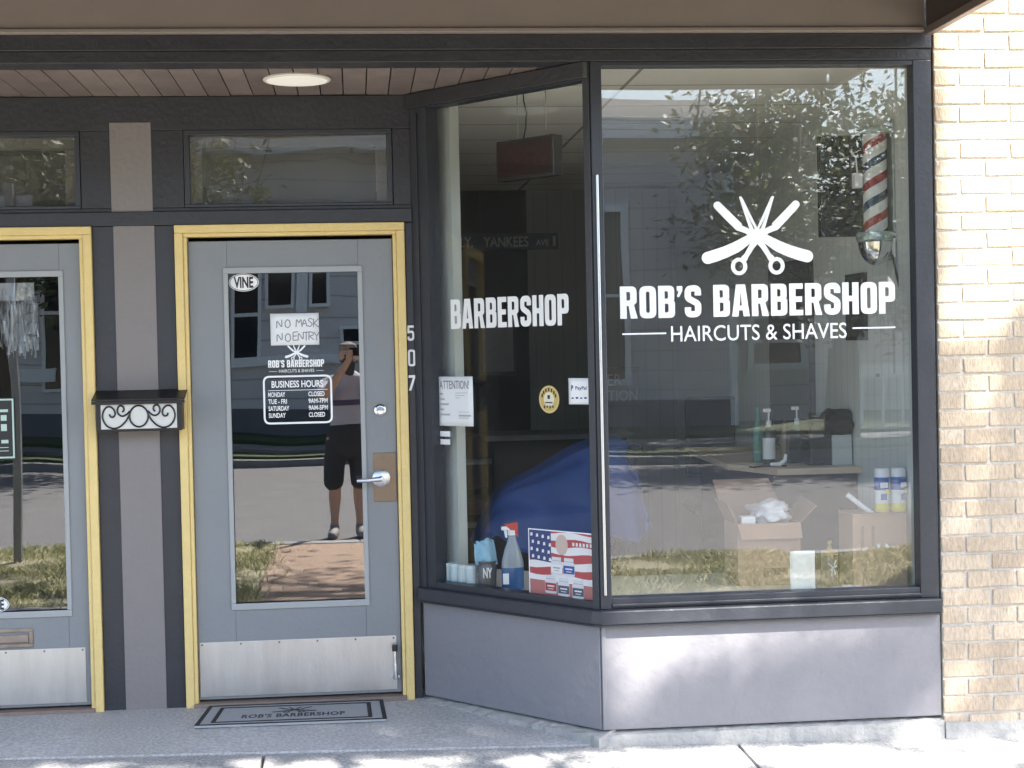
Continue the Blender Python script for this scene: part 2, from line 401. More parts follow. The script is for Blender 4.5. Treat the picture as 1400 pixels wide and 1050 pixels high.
def GL(ch, w=.5, s=.195):
    t = s*.88
    if ch == 'O': return [rnd([(0, 0, .2), (w, 0, .2), (w, 1, .2), (0, 1, .2)]), rnd([(s, t, .06), (w-s, t, .06), (w-s, 1-t, .06), (s, 1-t, .06)])], w
    if ch == 'P': return [rnd([(0, 0), (s, 0), (s, .37), (w, .37, .17), (w, 1, .17), (0, 1)]), rnd([(s, .37+t), (w-s, .37+t, .05), (w-s, 1-t, .05), (s, 1-t)])], w
    if ch == 'R': return [rnd([(0, 0), (s, 0), (s, .39), (s+.06, .39), (w-s+.01, 0), (w+.02, 0), (w-.085, .42), (w, .5, .1), (w, 1, .17), (0, 1)]), rnd([(s, .39+t), (w-s, .39+t, .05), (w-s, 1-t, .05), (s, 1-t)])], w+.02
    if ch == 'B': return [rnd([(0, 0), (w, 0, .16), (w, .5, .1), (w-.045, .53), (w-.015, .57, .08), (w-.015, 1, .16), (0, 1)]),
                          rnd([(s, t), (w-s, t, .05), (w-s, .44, .04), (s, .44)]), rnd([(s, .6), (w-s-.01, .6, .04), (w-s-.01, 1-t, .05), (s, 1-t)])], w
    if ch == 'A':
        w = .54; return [[(0, 0), (s*.98, 0), (s+.02, .19), (w-s-.02, .19), (w-s*.98, 0), (w, 0), (w/2+.14, 1), (w/2-.14, 1)], [(s+.045, .34), (w/2, .76), (w-s-.045, .34)]], w
    if ch == 'E':
        e = w*.84; return [[(0, 0), (e, 0), (e, t), (s, t), (s, .42), (e*.93, .42), (e*.93, .42+t), (s, .42+t), (s, 1-t), (e, 1-t), (e, 1), (0, 1)]], e
    if ch == 'H': return [[(0, 0), (s, 0), (s, .41), (w-s, .41), (w-s, 0), (w, 0), (w, 1), (w-s, 1), (w-s, .41+t), (s, .41+t), (s, 1), (0, 1)]], w
    if ch == 'S':
        h = s/2; r = .13
        return [stroke([(w-h, .68), (w-h, 1-h, r), (h, 1-h, r), (h, .60, r), (w-h, .42, r), (w-h, h, r), (h, h, r), (h, .32)], s)], w
    if ch == "'": return [[(0, .98), (.17, .98), (.17, .83), (.06, .63), (0, .66), (.055, .83), (0, .83)]], .17
    if ch == '7': return [[(0, 1), (w, 1), (w, .83), (s+.06, 0), (.02, 0), (w-s-.02, .83), (0, .83)]], w
    if ch == '5':
        h = s/2; return [stroke([(w-.02, 1-h), (h+.02, 1-h), (h, .56), (w-h, .60, .15), (w-h, h, .17), (h, h, .15), (h, .27)], s)], w
    return [], .24
def big_text(txt, gap=.062, w=.5, s=.195):
    loops, x = [], 0
    for ch in txt:
        lp, wd = GL(ch, w, s)
        loops += [[(p[0]+x, p[1]) for p in l] for l in lp]; x += wd+gap
    return curve_mesh(loops)
SH = {  # single stroke hand lettering, unit box .7 x 1
    'N': [[(0, 0), (0, 1), (.6, 0), (.6, 1)]], 'O': [[(.3, 1), (.02, .7), (.05, .2), (.35, 0), (.62, .3), (.58, .8), (.3, 1)]],
    'M': [[(0, 0), (.08, 1), (.35, .4), (.6, 1), (.72, 0)]], 'A': [[(0, 0), (.32, 1), (.62, 0)], [(.12, .35), (.55, .38)]],
    'S': [[(.6, .85), (.3, 1), (.05, .78), (.3, .55), (.58, .3), (.3, 0), (0, .12)]], 'K': [[(0, 0), (.03, 1)], [(.6, 1), (.05, .45), (.62, 0)]],
    'E': [[(.6, 1), (.05, .97), (0, 0), (.6, .03)], [(.03, .5), (.45, .53)]], 'T': [[(0, .97), (.68, 1)], [(.33, .97), (.3, 0)]],
    'R': [[(0, 0), (.04, 1), (.55, .85), (.5, .55), (.04, .48), (.6, 0)]], 'Y': [[(0, 1), (.3, .5), (.62, 1)], [(.3, .5), (.28, 0)]]}
def hand(mb, F, txt, a0, z0, h, n, th, adv=.95, mi=0):
    x = 0; lay = 0
    for ch in txt:
        jz = R.uniform(-.05, .05)*h
        for st in SH.get(ch, []):
            o = stroke([p+(.12,) if 0 < i < len(st)-1 else p for i, p in enumerate(st)], th/h)
            m = len(o)//2; lay += 1
            vs = [F.p(a0+(x+p[0])*h, n+lay*.00004, z0+p[1]*h+jz) for p in o]
            mb.add(vs, [(i, i+1, 2*m-2-i, 2*m-1-i) for i in range(m-1)], mi)
        x += adv if ch != ' ' else .6

# ================================================================ SETTING: ground
def gz(x): return -.062-.022*(x-.95)          # the pavement falls gently along the street
def st(o): o['kind'] = 'structure'; return o
mb = MB(); mb.add([(-400, -400, -.45), (400, -400, -.45), (400, 400, -.45), (-400, 400, -.45)], [(0, 1, 2, 3)])
st(mb.build('ground', M['soil']))
def slab(mb, x0, x1, y0, y1, dz0, dz1, th=.1, gap=.004, mi=0, bev=0):
    c = []
    for (x, y, dz) in ((x0+gap, y0+gap, dz0), (x1-gap, y0+gap, dz0), (x1-gap, y1-gap, dz1), (x0+gap, y1-gap, dz1)): c.append((x, y, gz(x)+dz))
    mb.hexa([(p[0], p[1], p[2]-th) for p in c]+c, mi)
mb = MB()
xs = [-9.3, -7.9, -6.4, -4.9, -3.4, -1.9, -.4, 1.5, 3.0, 4.5, 6.0, 7.5, 9.0]
for i in range(len(xs)-1):
    for (y0, y1) in ((-1.25, 0.0), (-2.3, -1.25)):
        slab(mb, xs[i], xs[i+1], y0, y1, y0*.012, y1*.012, gap=.006)
st(mb.build('sidewalk', M['walk'], bevel=.006))
mb = MB(); slab(mb, -9.3, 9, -2.29, .25, -.06, -.03, th=.2)
st(mb.build('sidewalk_bed', M['soil']))
# recess floor of terrazzo, wedge between door wall and pavement
mb = MB(); nx = 12; vs = []
for j in range(2):
    for i in range(nx+1):
        x = -2.95+(3.91)*i/nx
        vs.append((x, .0 if j == 0 else D+.12, (gz(x)+.006 if j == 0 else -.016)))
mb.add(vs, [(i, i+1, nx+2+i, nx+1+i) for i in range(nx)])
k = [(v[0], v[1], -.3) for v in vs[:nx+1]]
mb.add(vs[:nx+1]+k, [(i, nx+1+i, nx+2+i, i+1) for i in range(nx)])
st(mb.build('recess_floor', M['terr']))
mb = MB()
mb.box(-30, -.72, -5.62, -2.31, -.4, -.085); mb.box(.95, 30, -5.62, -2.31, -.4, -.085)
st(mb.build('verge', M['soil']))
mb = MB(); mb.box(-.72, .95, -5.62, -2.31, -.4, -.083)
st(mb.build('path', M['path'], bevel=.01))
mb = MB()
for i in range(-8, 9): mb.box(i*2.4+.006, i*2.4+2.394, -5.80, -5.625, -.4, -.075)
st(mb.build('kerb', M['walk'], bevel=.015))
mb = MB(); mb.box(-60, 60, -16.6, -5.80, -.5, -.17); st(mb.build('road', M['asph']))
mb = MB(); mb.box(-60, 60, -16.9, -16.61, -.5, -.06); mb.box(-60, 60, -19.2, -17.9, -.5, .02); st(mb.build('far_sidewalk', concrete('old_sidewalk', (.20, .20, .20), (.28, .275, .27), .4)))
mb = MB(); mb.box(-60, 60, -17.895, -16.905, -.5, -.02); mb.box(-60, 60, -60, -19.205, -.5, .08); st(mb.build('lawn', M['lawn']))

# grass of the verge: nobody could count the blades
mb = MB(); cnt = 0
def blade(x, y, z, h):
    a = R.uniform(0, 6.28); w = R.uniform(.0022, .0048); lx, ly = math.cos(a), math.sin(a)
    b = R.uniform(0, 6.28); le = R.uniform(.2, 1.0)*h
    p1 = (x+lx*w, y+ly*w, z); p2 = (x-lx*w, y-ly*w, z)
    p3 = (x+math.cos(b)*le*.4+lx*w*.6, y+math.sin(b)*le*.4+ly*w*.6, z+h*.65)
    p4 = (x+math.cos(b)*le, y+math.sin(b)*le, z+h)
    mb.add([p1, p2, p3, p4], [(0, 1, 2), (1, 3, 2)])
while cnt < 85000:
    x = R.uniform(-4.6, 5.2); y = R.uniform(-5.66, -2.28)
    if -.74+R.gauss(0, .05) < x < .96+R.gauss(0, .05): continue
    d = noise.noise(Vector((x*1.7, y*1.7, 3)))
    if R.random() > .75+d: continue
    blade(x, y, -.088, R.uniform(.02, .06)*(1+d)); cnt += 1
g = mb.build('grass', M['grassb']); tag(g, 'short dry grass growing on the roadside verge', 'grass', kind='stuff')
mb = MB()
for i in range(1100):
    x = R.uniform(-.72, .95); y = R.uniform(-5.6, -2.35); e = min(x+.72, .95-x)
    if R.random() > .12+math.exp(-e*9): continue
    blade(x, y, -.086, R.uniform(.015, .04))
tag(mb.build('weeds', M['grassb']), 'sparse weeds on the worn path', 'weeds', kind='stuff')

# ================================================================ SHOP BUILDING
bld = thing('shop_building', (.8, .4, 0), 'charcoal and taupe painted shopfront with recessed yellow framed doors and a bay window', 'shop')
def part(mb, name, m, **k): return mb.build(name, m, bld, **k)
XL, XR = -2.95, 2.362
# fascia and lintels
mb = MB(); mb.box(-4.2, 2.325, -.035, .12, 2.797, 3.95); mb.box(-4.2, 2.325, -.047, -.0351, 2.797, 2.815); part(mb, 'fascia', M['fascia'], bevel=.004)
mb = MB(); mb.box(-4.2, XR, -.012, .14, 2.735, 2.7965); mb.box(-4.2, XR, -.004, .14, 2.688, 2.7345); mb.box(2.33, XR, -.012, .12, 2.7966, 3.95)
mb.box(-4.2, -2.96, -.0035, .14, -.2, 2.6875)
part(mb, 'lintel', M['char'], bevel=.003)
# soffit of boards running front to back
mb = MB(); x = -3.0
while x < 1.05:
    mb.box(x+.0025, x+.0965, .141, D+.16, 2.6915+R.uniform(-.0015, .0015), 2.72); x += .099
part(mb, 'soffit', M['soffit'])
mb = MB(); mb.box(-3.1, 1.1, .141, 1.05, 2.722, 2.74); part(mb, 'soffit_backing', M['dark'])
# door wall, dark timber framework (pieces butt end to end)
TZ0, TZ1 = 2.2, 2.54
mb = MB()
mb.fb(FD, -2.27, .262, -.10, .0, TZ1, 2.689)                  # header
mb.fb(FD, -2.27, .262, -.10, .012, 2.122, 2.183)                # bar over doors
mb.fb(FD, -2.27, .262, -.10, -.002, 2.1831, TZ0-.0001)
for (a, b) in ((-2.27, -2.137), (-1.184, -.738), (.182, .262)):
    mb.fb(FD, a, b, -.10, -.001, TZ0, TZ1-.0002)
for (a, b) in ((-2.27, -2.137), (-1.142, -.788), (.2285, .262)):
    mb.fb(FD, a, b, -.10, -.0015, -.03, 2.1215)
part(mb, 'door_wall', M['char'], bevel=.003)
mb = MB()
mb.fb(FD, -1.055, -.876, 0, .0035, 2.1835, 2.575); mb.fb(FD, -1.05, -.872, 0, .0035, -.03, 2.1215)
part(mb, 'pilaster_panel', M['taupe'], bevel=.0015)
# transoms
for (a, b) in ((-2.13, -1.186), (-.736, .179)):
    fr = MB(); t = .022
    fr.fb(FD, a, b, -.06, .004, TZ1-t, TZ1-.0005); fr.fb(FD, a, b, -.06, .004, TZ0+.0005, TZ0+t*.6)
    fr.fb(FD, a, a+t, -.06, .004, TZ0+t*.6, TZ1-t); fr.fb(FD, b-t, b, -.06, .004, TZ0+t*.6, TZ1-t)
    w = part(fr, 'transom_window', M['char_in'], bevel=.003)
    rv = MB(); a2, b2, z1, z0 = a+t, b-t, TZ1-t, TZ0+t*.6; q = .05
    rv.fb(FD, a2, b2, -.10, -.045, z1-q, z1); rv.fb(FD, a2, a2+q, -.10, -.045, z0, z1-q); rv.fb(FD, b2-q, b2, -.10, -.045, z0, z1-q)
    rv.build('reveal', M['taupe'], w, bevel=.002)
    gp = MB(); gp.fb(FD, a2, b2, -.036, -.03, z0, z1); gp.build('pane', M['g_tr'], w)
    bk = MB(); bk.fb(FD, a2+q, b2-q, -.30, -.29, z0, z1-q); bk.build('backing', mat('olive_backing', (.10, .095, .08), .6, var=.2), w)

# doors
WL, INK = M['white'], M['ink']
def make_door(x0, x1, g0, g1, main):
    dz0 = .012; dn0, dn1 = -.045, 0.0
    lf = MB(); zt = 2.05
    lf.fb(FD, x0, g0, dn0-.0, -.012, dz0, zt); lf.fb(FD, g1, x1, dn0, -.012, dz0, zt)
    lf.fb(FD, g0, g1, dn0, -.012, 1.915, zt); lf.fb(FD, g0, g1, dn0, -.012, dz0, .425)
    d = part(lf, 'door', M['door'], bevel=.003)
    bd = MB(); q = .017
    for (a, b, c, e) in ((g0-q, g1+q, 1.905, 1.915+q), (g0-q, g1+q, .425-q, .437), (g0-q, g0+.004, .437, 1.905), (g1-.004, g1+q, .437, 1.905)):
        bd.fb(FD, a, b, -.0118, -.004, c, e)
    bd.build('glazing_bead', mat('bead_paint', (.34, .355, .36), .4, var=.05), d, bevel=.003)
    gp = MB(); gp.fb(FD, g0, g1, -.034, -.028, .425, 1.915); gp.build('glass', M['g_door'], d)
    kp = MB(); kx0, kx1 = x0+.006, x1-.022
    kp.fb(FD, kx0, kx1, -.0119, -.0095, .025, .268)
    k = kp.build('kick_plate', M['steel'], d, bevel=.001)
    for i in range(6):
        p = FD.p(kx0+.012+(kx1-kx0-.024)*i/5, -.0094, .258); sc = MB(); sc.lathe([(.0045, 0), (.0045, .0015), (.002, .0025)], p, 10, 'y')
        sc.build('screw', M['brass'], d)
    th = MB(); th.fb(FD, x0-.02, x1+.02, -.09, .035, -.03, .002); th.fb(FD, x0, x1, -.09, -.05, .002, .010)
    th.build('threshold', mat('worn_threshold', (.22, .17, .14), .7, var=.3), d, bevel=.003)
    return d
door = make_door(-.730, .1705, -.562, .017, True)
ldoor = make_door(-2.078, -1.199, -1.94, -1.290, False)
# yellow casings (with a stepped inner stop)
for (x0, x1, ex) in ((-.786, .2265, 0), (-2.135, -1.1435, 0)):
    c = MB(); o = .037; i2 = .017
    c.fb(FD, x0, x0+o, -.07, .02, -.03, 2.0855); c.fb(FD, x1-o, x1, -.07, .02, -.03, 2.0855); c.fb(FD, x0, x1, -.07, .0205, 2.0856, 2.1212)
    c.fb(FD, x0+o, x0+o+i2, -.07, .012, -.03, 2.068); c.fb(FD, x1-o-i2, x1-o, -.07, .012, -.03, 2.068); c.fb(FD, x0+o, x1-o, -.07, .0122, 2.0681, 2.0855)
    part(c, 'door_casing', M['yellow'], bevel=.004)
# lock plate, lever, deadbolt, hinge stop, mail slot
hp = MB(); hp.fb(FD, .064, .166, -.0118, -.0075, .872, 1.092); lk = hp.build('lock_plate', M['brass'], door, bevel=.002)
hl = MB(); c = FD.p(.098, -.0074, .978)
hl.lathe([(.040, 0), (.040, .008), (.030, .014), (.012, .02), (.011, .05), (.0, .052)], c, 28, 'y')
hl.tube([c+Vector((0, -.05, 0)), c+Vector((-.02, -.055, -.001)), c+Vector((-.06, -.056, -.004)), c+Vector((-.108, -.052, -.005))], [.012, .011, .010, .009], 12)
hl.build('handle', M['chrome'] if 0 else M['alu'], door, smooth=True)
db = MB(); c = FD.p(.101, -.0118, 1.284); db.lathe([(.027, 0), (.026, .009), (.019, .013), (.017, .012), (.016, .016), (0, .017)], c, 28, 'y')
db.fb(FD, .0995, .1025, .003, .0055, 1.278, 1.290)
db.build('deadbolt', M['chrome'], door, smooth=True)
ds = MB(); c = FD.p(.141, .012, .10)
ds.tube([FD.p(.141, -.009, .085), FD.p(.141, .02, .083), FD.p(.141, .022, .12), FD.p(.141, .018, .205)], [.014, .012, .0085, .008], 10)
ds.fb(FD, .122, .160, -.009, .004, .078, .092)
dsm = ds.build('kick_down_stop', M['chrome'], door, smooth=True)
ds = MB(); ds.tube([FD.p(.141, .018, .203), FD.p(.141, .018, .232)], [.0125, .0125], 12); ds.fb(FD, .134, .148, -.0094, .012, .205, .228); ds.build('rubber_tip', M['blackp'], door, smooth=True)
ms = MB(); z0, z1 = .278, .362; a0, a1 = -1.66, -1.444
for (a, b, e, f) in ((a0, a1, z1-.016, z1), (a0, a1, z0, z0+.016), (a0, a0+.018, z0+.016, z1-.016), (a1-.018, a1, z0+.016, z1-.016)): ms.fb(FD, a, b, -.0118, -.004, e, f)
ms.fb(FD, a0+.02, a1-.02, -.0115, -.002, z0+.022, z1-.028)
ms.build('mail_slot', mat('weathered_brass', (.30, .24, .19), .5, .5, var=.5, vs=25), ldoor, bevel=.003)

# main front window
GF = -.045   # front face of the glass along n (metres behind the frame face)
fr = MB()
fr.fb(F0, .956, 1.0015, -.07, .004, .4875, 2.6875); fr.fb(F0, 2.284, XR, -.07, .004, .4875, 2.6875)
fr.fb(F0, 1.0016, 2.2839, -.07, .002, 2.668, 2.6875); fr.fb(F0, 1.0016, 2.2839, -.07, .0, .4875, .531)
fr.fb(F0, 1.0016, 2.2839, .0001, .012, .497, .509)
win = part(fr, 'window', M['char_in'], bevel=.003)
gp = MB(); gp.fb(F0, 1.0, 2.285, GF-.006, GF, .52, 2.675); gp.build('glass', M['g_front'], win)
# sill, wraps both windows
ang = lambda a, n: tuple(FA.p(a, n, 0)[:2])
sl = MB()
sl.prism([(XR, -.045), (XR, .1), (1.0, .1), (.33, .9), ang(.02, .04), ang(_L-.01, .04), (.955, -.045)], .4312, .4866)
sl.prism([(XR, -.038), (XR, .1), (1.0, .1), (.33, .9), ang(.02, .033), ang(_L-.01, .033), (.958, -.038)], .42, .4311)
part(sl, 'window_sill', M['char_in'], bevel=.006)
# bulkheads
b = MB(); b.fb(F0, .956, 2.366, -.08, 0, -.002, .4199); b.fb(F0, .956, .974, .0001, .006, .0, .4198); part(b, 'bulkhead', M['bulk'], bevel=.004)
b = MB(); b.fb(FA, .012, _L-.004, -.08, 0, -.002, .4197); part(b, 'bulkhead', M['bulk'], bevel=.004)
def roughbar(F, a0, a1, n0, n1, z1f, z0, seg, amp, h0):
    m = MB(); vs = []
    for i in range(seg+1):
        a = a0+(a1-a0)*i/seg
        for (n, z) in ((n0, z0), (n1+R.uniform(-amp, amp), z0), (n1-.012+R.uniform(-amp, amp), z1f(i/seg)-.018+R.uniform(-amp, amp)*.6), (n0+.01, z1f(i/seg)+R.uniform(-amp, amp)*.25), (n0, z1f(i/seg))):
            vs.append(F.p(a, n, z))
    fs = []
    for i in range(seg):
        for j in range(5): fs.append((i*5+j, i*5+(j+1) % 5, (i+1)*5+(j+1) % 5, (i+1)*5+j))
    fs += [tuple(range(5)), tuple(range(seg*5+4, seg*5-1, -1))]
    return m.add(vs, fs)
m_ = roughbar(F0, .945, 2.372, -.07, .026, lambda t: -.003, -.3, 46, .004, 0); part(m_, 'footing', M['rough_conc'])
m_ = roughbar(FA, .03, _L+.02, -.06, .05, lambda t: -.003, -.3, 40, .008, 0); part(m_, 'footing', M['rough_conc'])
# angled window
fr = MB()
fr.fb(FA, .0, .105, -.07, .004, .4872, 2.6874); fr.fb(FA, _L-.035, _L-.001, -.07, .003, .4872, 2.6874)
fr.fb(FA, .1051, _L-.0351, -.07, .002, 2.618, 2.6874); fr.fb(FA, .1051, _L-.0351, -.07, .001, .4872, .515)
fr.fb(FA, .03, .05, .0041, .012, .4873, 2.60)
fr.prism([(.2625, .815), (.2625, .95), (.33, .95), ang(.02, -.05), ang(0, 0)], .42, 2.6872)
wina = part(fr, 'window', M['char_in'], bevel=.003)
gp = MB(); gp.fb(FA, .1, _L-.033, -.051, -.045, .505, 2.63); gp.build('glass', M['g_ang'], wina)
b = MB(); b.fb(FA, .0, _L-.004, -.06, .03, 2.6215, 2.6870); part(b, 'angled_header', M['char'], bevel=.004)
# bright metal strip over the corner post
ct = MB(); ct.prism([(.970, -.0045), (.970, -.0125), (.973, -.0145), (.980, -.0145), (.982, -.0045)], .545, 2.235)
part(ct, 'corner_trim', M['alu'], bevel=.002)
# mirrored bay at the left end of the recess
fr = MB()
fr.fb(FL, 0, .06, -.07, 0, .487, 2.687); fr.fb(FL, _L-.1, _L, -.07, 0, .487, 2.687); fr.fb(FL, .0601, _L-.1001, -.07, 0, 2.62, 2.687); fr.fb(FL, .0601, _L-.1001, -.07, 0, .487, .52)
wl = part(fr, 'window', M['char_in'], bevel=.003)
gp = MB(); gp.fb(FL, .06, _L-.1, -.051, -.045, .52, 2.62); gp.build('glass', M['g_ang'], wl)
b = MB(); b.fb(FL, 0, _L, -.08, 0, -.1, .486); part(b, 'bulkhead', M['bulk'], bevel=.004)
b = MB(); b.fb(FL, 0, _L, -.9, -.85, -.1, 2.687); part(b, 'back_panel', M['dark'])
# vinyl lettering and emblem
T_ROB = big_text("ROB'S BARBERSHOP"); T_BAR = big_text('BARBERSHOP')
T_HAIR = font_mesh('HAIRCUTS & SHAVES', .004)
def emblem():
    cx, cy = 690, 520; L = []
    def q(pts): L.append([((p[0]-cx), (cy-p[1])) for p in pts])
    def arm(pts, ws):
        c = [Vector(p) for p in pts]; a, b = [], []
        for i, p in enumerate(c):
            d = (c[min(i+1, len(c)-1)]-c[max(i-1, 0)]).normalized(); nn = Vector((-d.y, d.x)); a.append(p+nn*ws[i]); b.append(p-nn*ws[i])
        d = (c[-1]-c[-2]).normalized(); e = []
        for k in range(1, 8):
            t = math.pi*k/8; nn = Vector((-d.y, d.x)); e.append(c[-1]+nn*ws[-1]*math.cos(t)+d*ws[-1]*math.sin(t))
        return a+e+b[::-1]
    for s in (1, -1):
        f = lambda pts: [(cx+(p[0]-cx)*s, p[1]) for p in pts]
        q(f(arm([(672, 540), (600, 475), (535, 448), (530, 440), (450, 362), (335, 245)], [24, 26, 28, 38, 38, 36])))
        q(f(arm([(668, 505), (600, 555), (500, 615), (400, 658), (305, 690), (238, 708)], [26, 40, 50, 52, 54, 54])))
        q(f([(548, 165), (530, 172), (628, 480), (655, 492), (664, 470), (592, 300), (640, 400), (676, 462), (692, 450), (560, 176)]))
        q(f(arm([(720, 500), (690, 545), (640, 610), (590, 690), (568, 720)], [30, 32, 25, 22, 30])))
    q([(cx+70*math.cos(i*math.pi/10), 512+60*math.sin(i*math.pi/10)) for i in range(20)])
    rings = []
    for s in (1, -1):
        c = (cx-s*170, 788)
        o = [(c[0]-cx+74*math.cos(i*math.pi/14), cy-c[1]+78*math.sin(i*math.pi/14)) for i in range(28)]
        h = [(c[0]-cx+38*math.cos(i*math.pi/14), cy-c[1]+44*math.sin(i*math.pi/14)) for i in range(28)]
        rings.append([o, h])
    return [curve_mesh([l]) for l in L]+[curve_mesh(r) for r in rings]
EMB = emblem()
def put_emblem(mb, F, a, z, k, n, mi=0, sy=1):
    for i, (vs, fs) in enumerate(EMB):
        mb.add([F.p(a+v[0]*k, n+i*.00012, z+v[1]*k*sy) for v in vs], fs, mi)
ng = GF+.0006
le = MB(); le.flat(T_ROB, F0, 1.067, 1.6575, 1.145, .1305, ng)
le.flat(T_HAIR, F0, 1.274, 1.560, .731, .064, ng)
le.fb(F0, 1.074, 1.254, ng, ng+.0003, 1.592, 1.5985); le.fb(F0, 2.030, 2.211, ng, ng+.0003, 1.597, 1.6035)
le.build('lettering', WL, win)
le = MB(); put_emblem(le, F0, 1.638, 1.984, 1/(6.364*343), ng); le.build('emblem', WL, win)
a0, zt = PA(616, 412, -.045); a1, zb = PA(778, 441, -.045)
le = MB(); le.flat(T_BAR, FA, a0, 1.638, a1-a0, .130, -.0444); le.build('lettering', WL, wina)
# lettering on the door glass
nd = -.0274; k = 305.0
def dz(v): return 1.902-(v-374)*(1.902-.436)/(820-374-.5)
def dxx(u): return -.5605+(u-311)*(.5765/181.5)
le = MB()
le.flat(T_ROB, FD, dxx(364), dz(501), dxx(442)-dxx(364), dz(492)-dz(501)+.003, nd)
le.flat(font_mesh('HAIRCUTS & SHAVES', .0), FD, dxx(379), dz(508), dxx(428)-dxx(379), .014, nd)
le.fb(FD, dxx(365), dxx(376), nd, nd+.0003, dz(506.5), dz(506)); le.fb(FD, dxx(431), dxx(441), nd, nd+.0003, dz(506.5), dz(506))
hx0, hx1, hz0, hz1 = dxx(356), dxx(452.5), dz(578), dz(512)
o = rnd([(hx0, hz0, .03), (hx1, hz0, .03), (hx1, hz1, .03), (hx0, hz1, .03)]); t = .0085
i_ = rnd([(hx0+t, hz0+t, .022), (hx1-t, hz0+t, .022), (hx1-t, hz1-t, .022), (hx0+t, hz1-t, .022)])
vs, fs = curve_mesh([o, i_]); le.add([FD.p(v[0], nd, v[1]) for v in vs], fs)
le.flat(font_mesh('BUSINESS HOURS', .022), FD, dxx(368), dz(528.5), dxx(440)-dxx(368), .031, nd)
le.fb(FD, dxx(363), dxx(446), nd, nd+.0003, dz(532.5), dz(531.8))
for r_, (da, ho) in enumerate((('MONDAY', 'CLOSED'), ('TUE - FRI', '9AM-7PM'), ('SATURDAY', '9AM-5PM'), ('SUNDAY', 'CLOSED'))):
    zb = dz(541+9.4*r_); hh = .0215
    wd = {6: 23, 9: 25, 8: 28}[len(da)]
    le.flat(font_mesh(da, .022), FD, dxx(363), zb, wd/k, hh, nd); le.flat(font_mesh(ho, .022), FD, dxx(419), zb, (22 if ho == 'CLOSED' else 26)/k, hh, nd)
le.build('lettering', WL, door)
le = MB(); put_emblem(le, FD, dxx(404), dz(481), 32/305/1020, nd); le.build('emblem', WL, door)

# ================================================================ INTERIOR
IX0, IX1, IY, IZ = -1.0, 2.335, 5.2, 2.70
mb = MB(); mb.box(-1.1, 2.45, .93, 5.3, -.2, 0.0); st(mb.build('interior_floor', mat('pale_floor', (.55, .52, .47), .4, var=.2)))
def ceiling_mat():
    m, nt, b = newmat('ceiling_tile'); L = nt.links.new
    tc = N(nt, 'ShaderNodeTexCoord'); br = N(nt, 'ShaderNodeTexBrick'); br.offset = 0
    br.inputs['Scale'].default_value = 1; br.inputs['Brick Width'].default_value = 1.2; br.inputs['Row Height'].default_value = .6; br.inputs['Mortar Size'].default_value = .009
    br.inputs['Color1'].default_value = (.86, .83, .76, 1); br.inputs['Color2'].default_value = (.88, .85, .78, 1); br.inputs['Mortar'].default_value = (.32, .30, .27, 1)
    L(tc.outputs['Object'], br.inputs['Vector']); L(br.outputs['Color'], b.inputs['Base Color']); b.inputs['Roughness'].default_value = .8
    return m
mb = MB(); mb.prism([(2.4, .075), (2.4, 5.3), (-1.1, 5.3), (-1.1, .96), (.34, .96), (1.02, .075)], 2.689, 2.76); st(mb.build('interior_ceiling', ceiling_mat()))
mb = MB(); mb.box(IX1, IX1+.08, .075, 5.3, -.2, 2.688)
st(mb.build('interior_wall_right', M['wains']))
mb = MB(); mb.box(1.25, IX1, IY, IY+.1, 0, 2.688); st(mb.build('interior_wall_back', M['backw']))
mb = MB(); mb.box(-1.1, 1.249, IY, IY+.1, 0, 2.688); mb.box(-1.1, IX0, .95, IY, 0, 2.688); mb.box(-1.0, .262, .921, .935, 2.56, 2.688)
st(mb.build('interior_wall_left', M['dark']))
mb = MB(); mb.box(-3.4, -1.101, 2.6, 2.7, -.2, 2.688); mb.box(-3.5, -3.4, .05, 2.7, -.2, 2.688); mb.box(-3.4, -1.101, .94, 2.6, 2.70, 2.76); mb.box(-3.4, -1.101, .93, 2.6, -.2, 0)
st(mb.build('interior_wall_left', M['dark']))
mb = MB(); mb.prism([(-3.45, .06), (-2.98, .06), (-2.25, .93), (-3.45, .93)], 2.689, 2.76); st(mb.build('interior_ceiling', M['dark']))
# window platform behind both bays
mb = MB(); mb.prism([(IX1, .055), (IX1, .85), (1.15, .85), (.62, 1.25), (.36, .93), (1.0, .06)], .42, .496)
st(mb.build('window_platform', mat('platform_top', (.70, .66, .58), .5, var=.1)))
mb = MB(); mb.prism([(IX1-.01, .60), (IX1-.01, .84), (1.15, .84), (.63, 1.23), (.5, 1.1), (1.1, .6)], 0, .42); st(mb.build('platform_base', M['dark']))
# pale inner jamb beside the angled window
mb = MB(); a0, _ = PA(583, 400, -.116); a1, _ = PA(620, 400, -.116)
mb.fb(FA, a0-.03, a1, -.17, -.116, .497, 2.687); part(mb, 'inner_jamb', mat('pale_jamb', (.50, .53, .51), .45, var=.05))

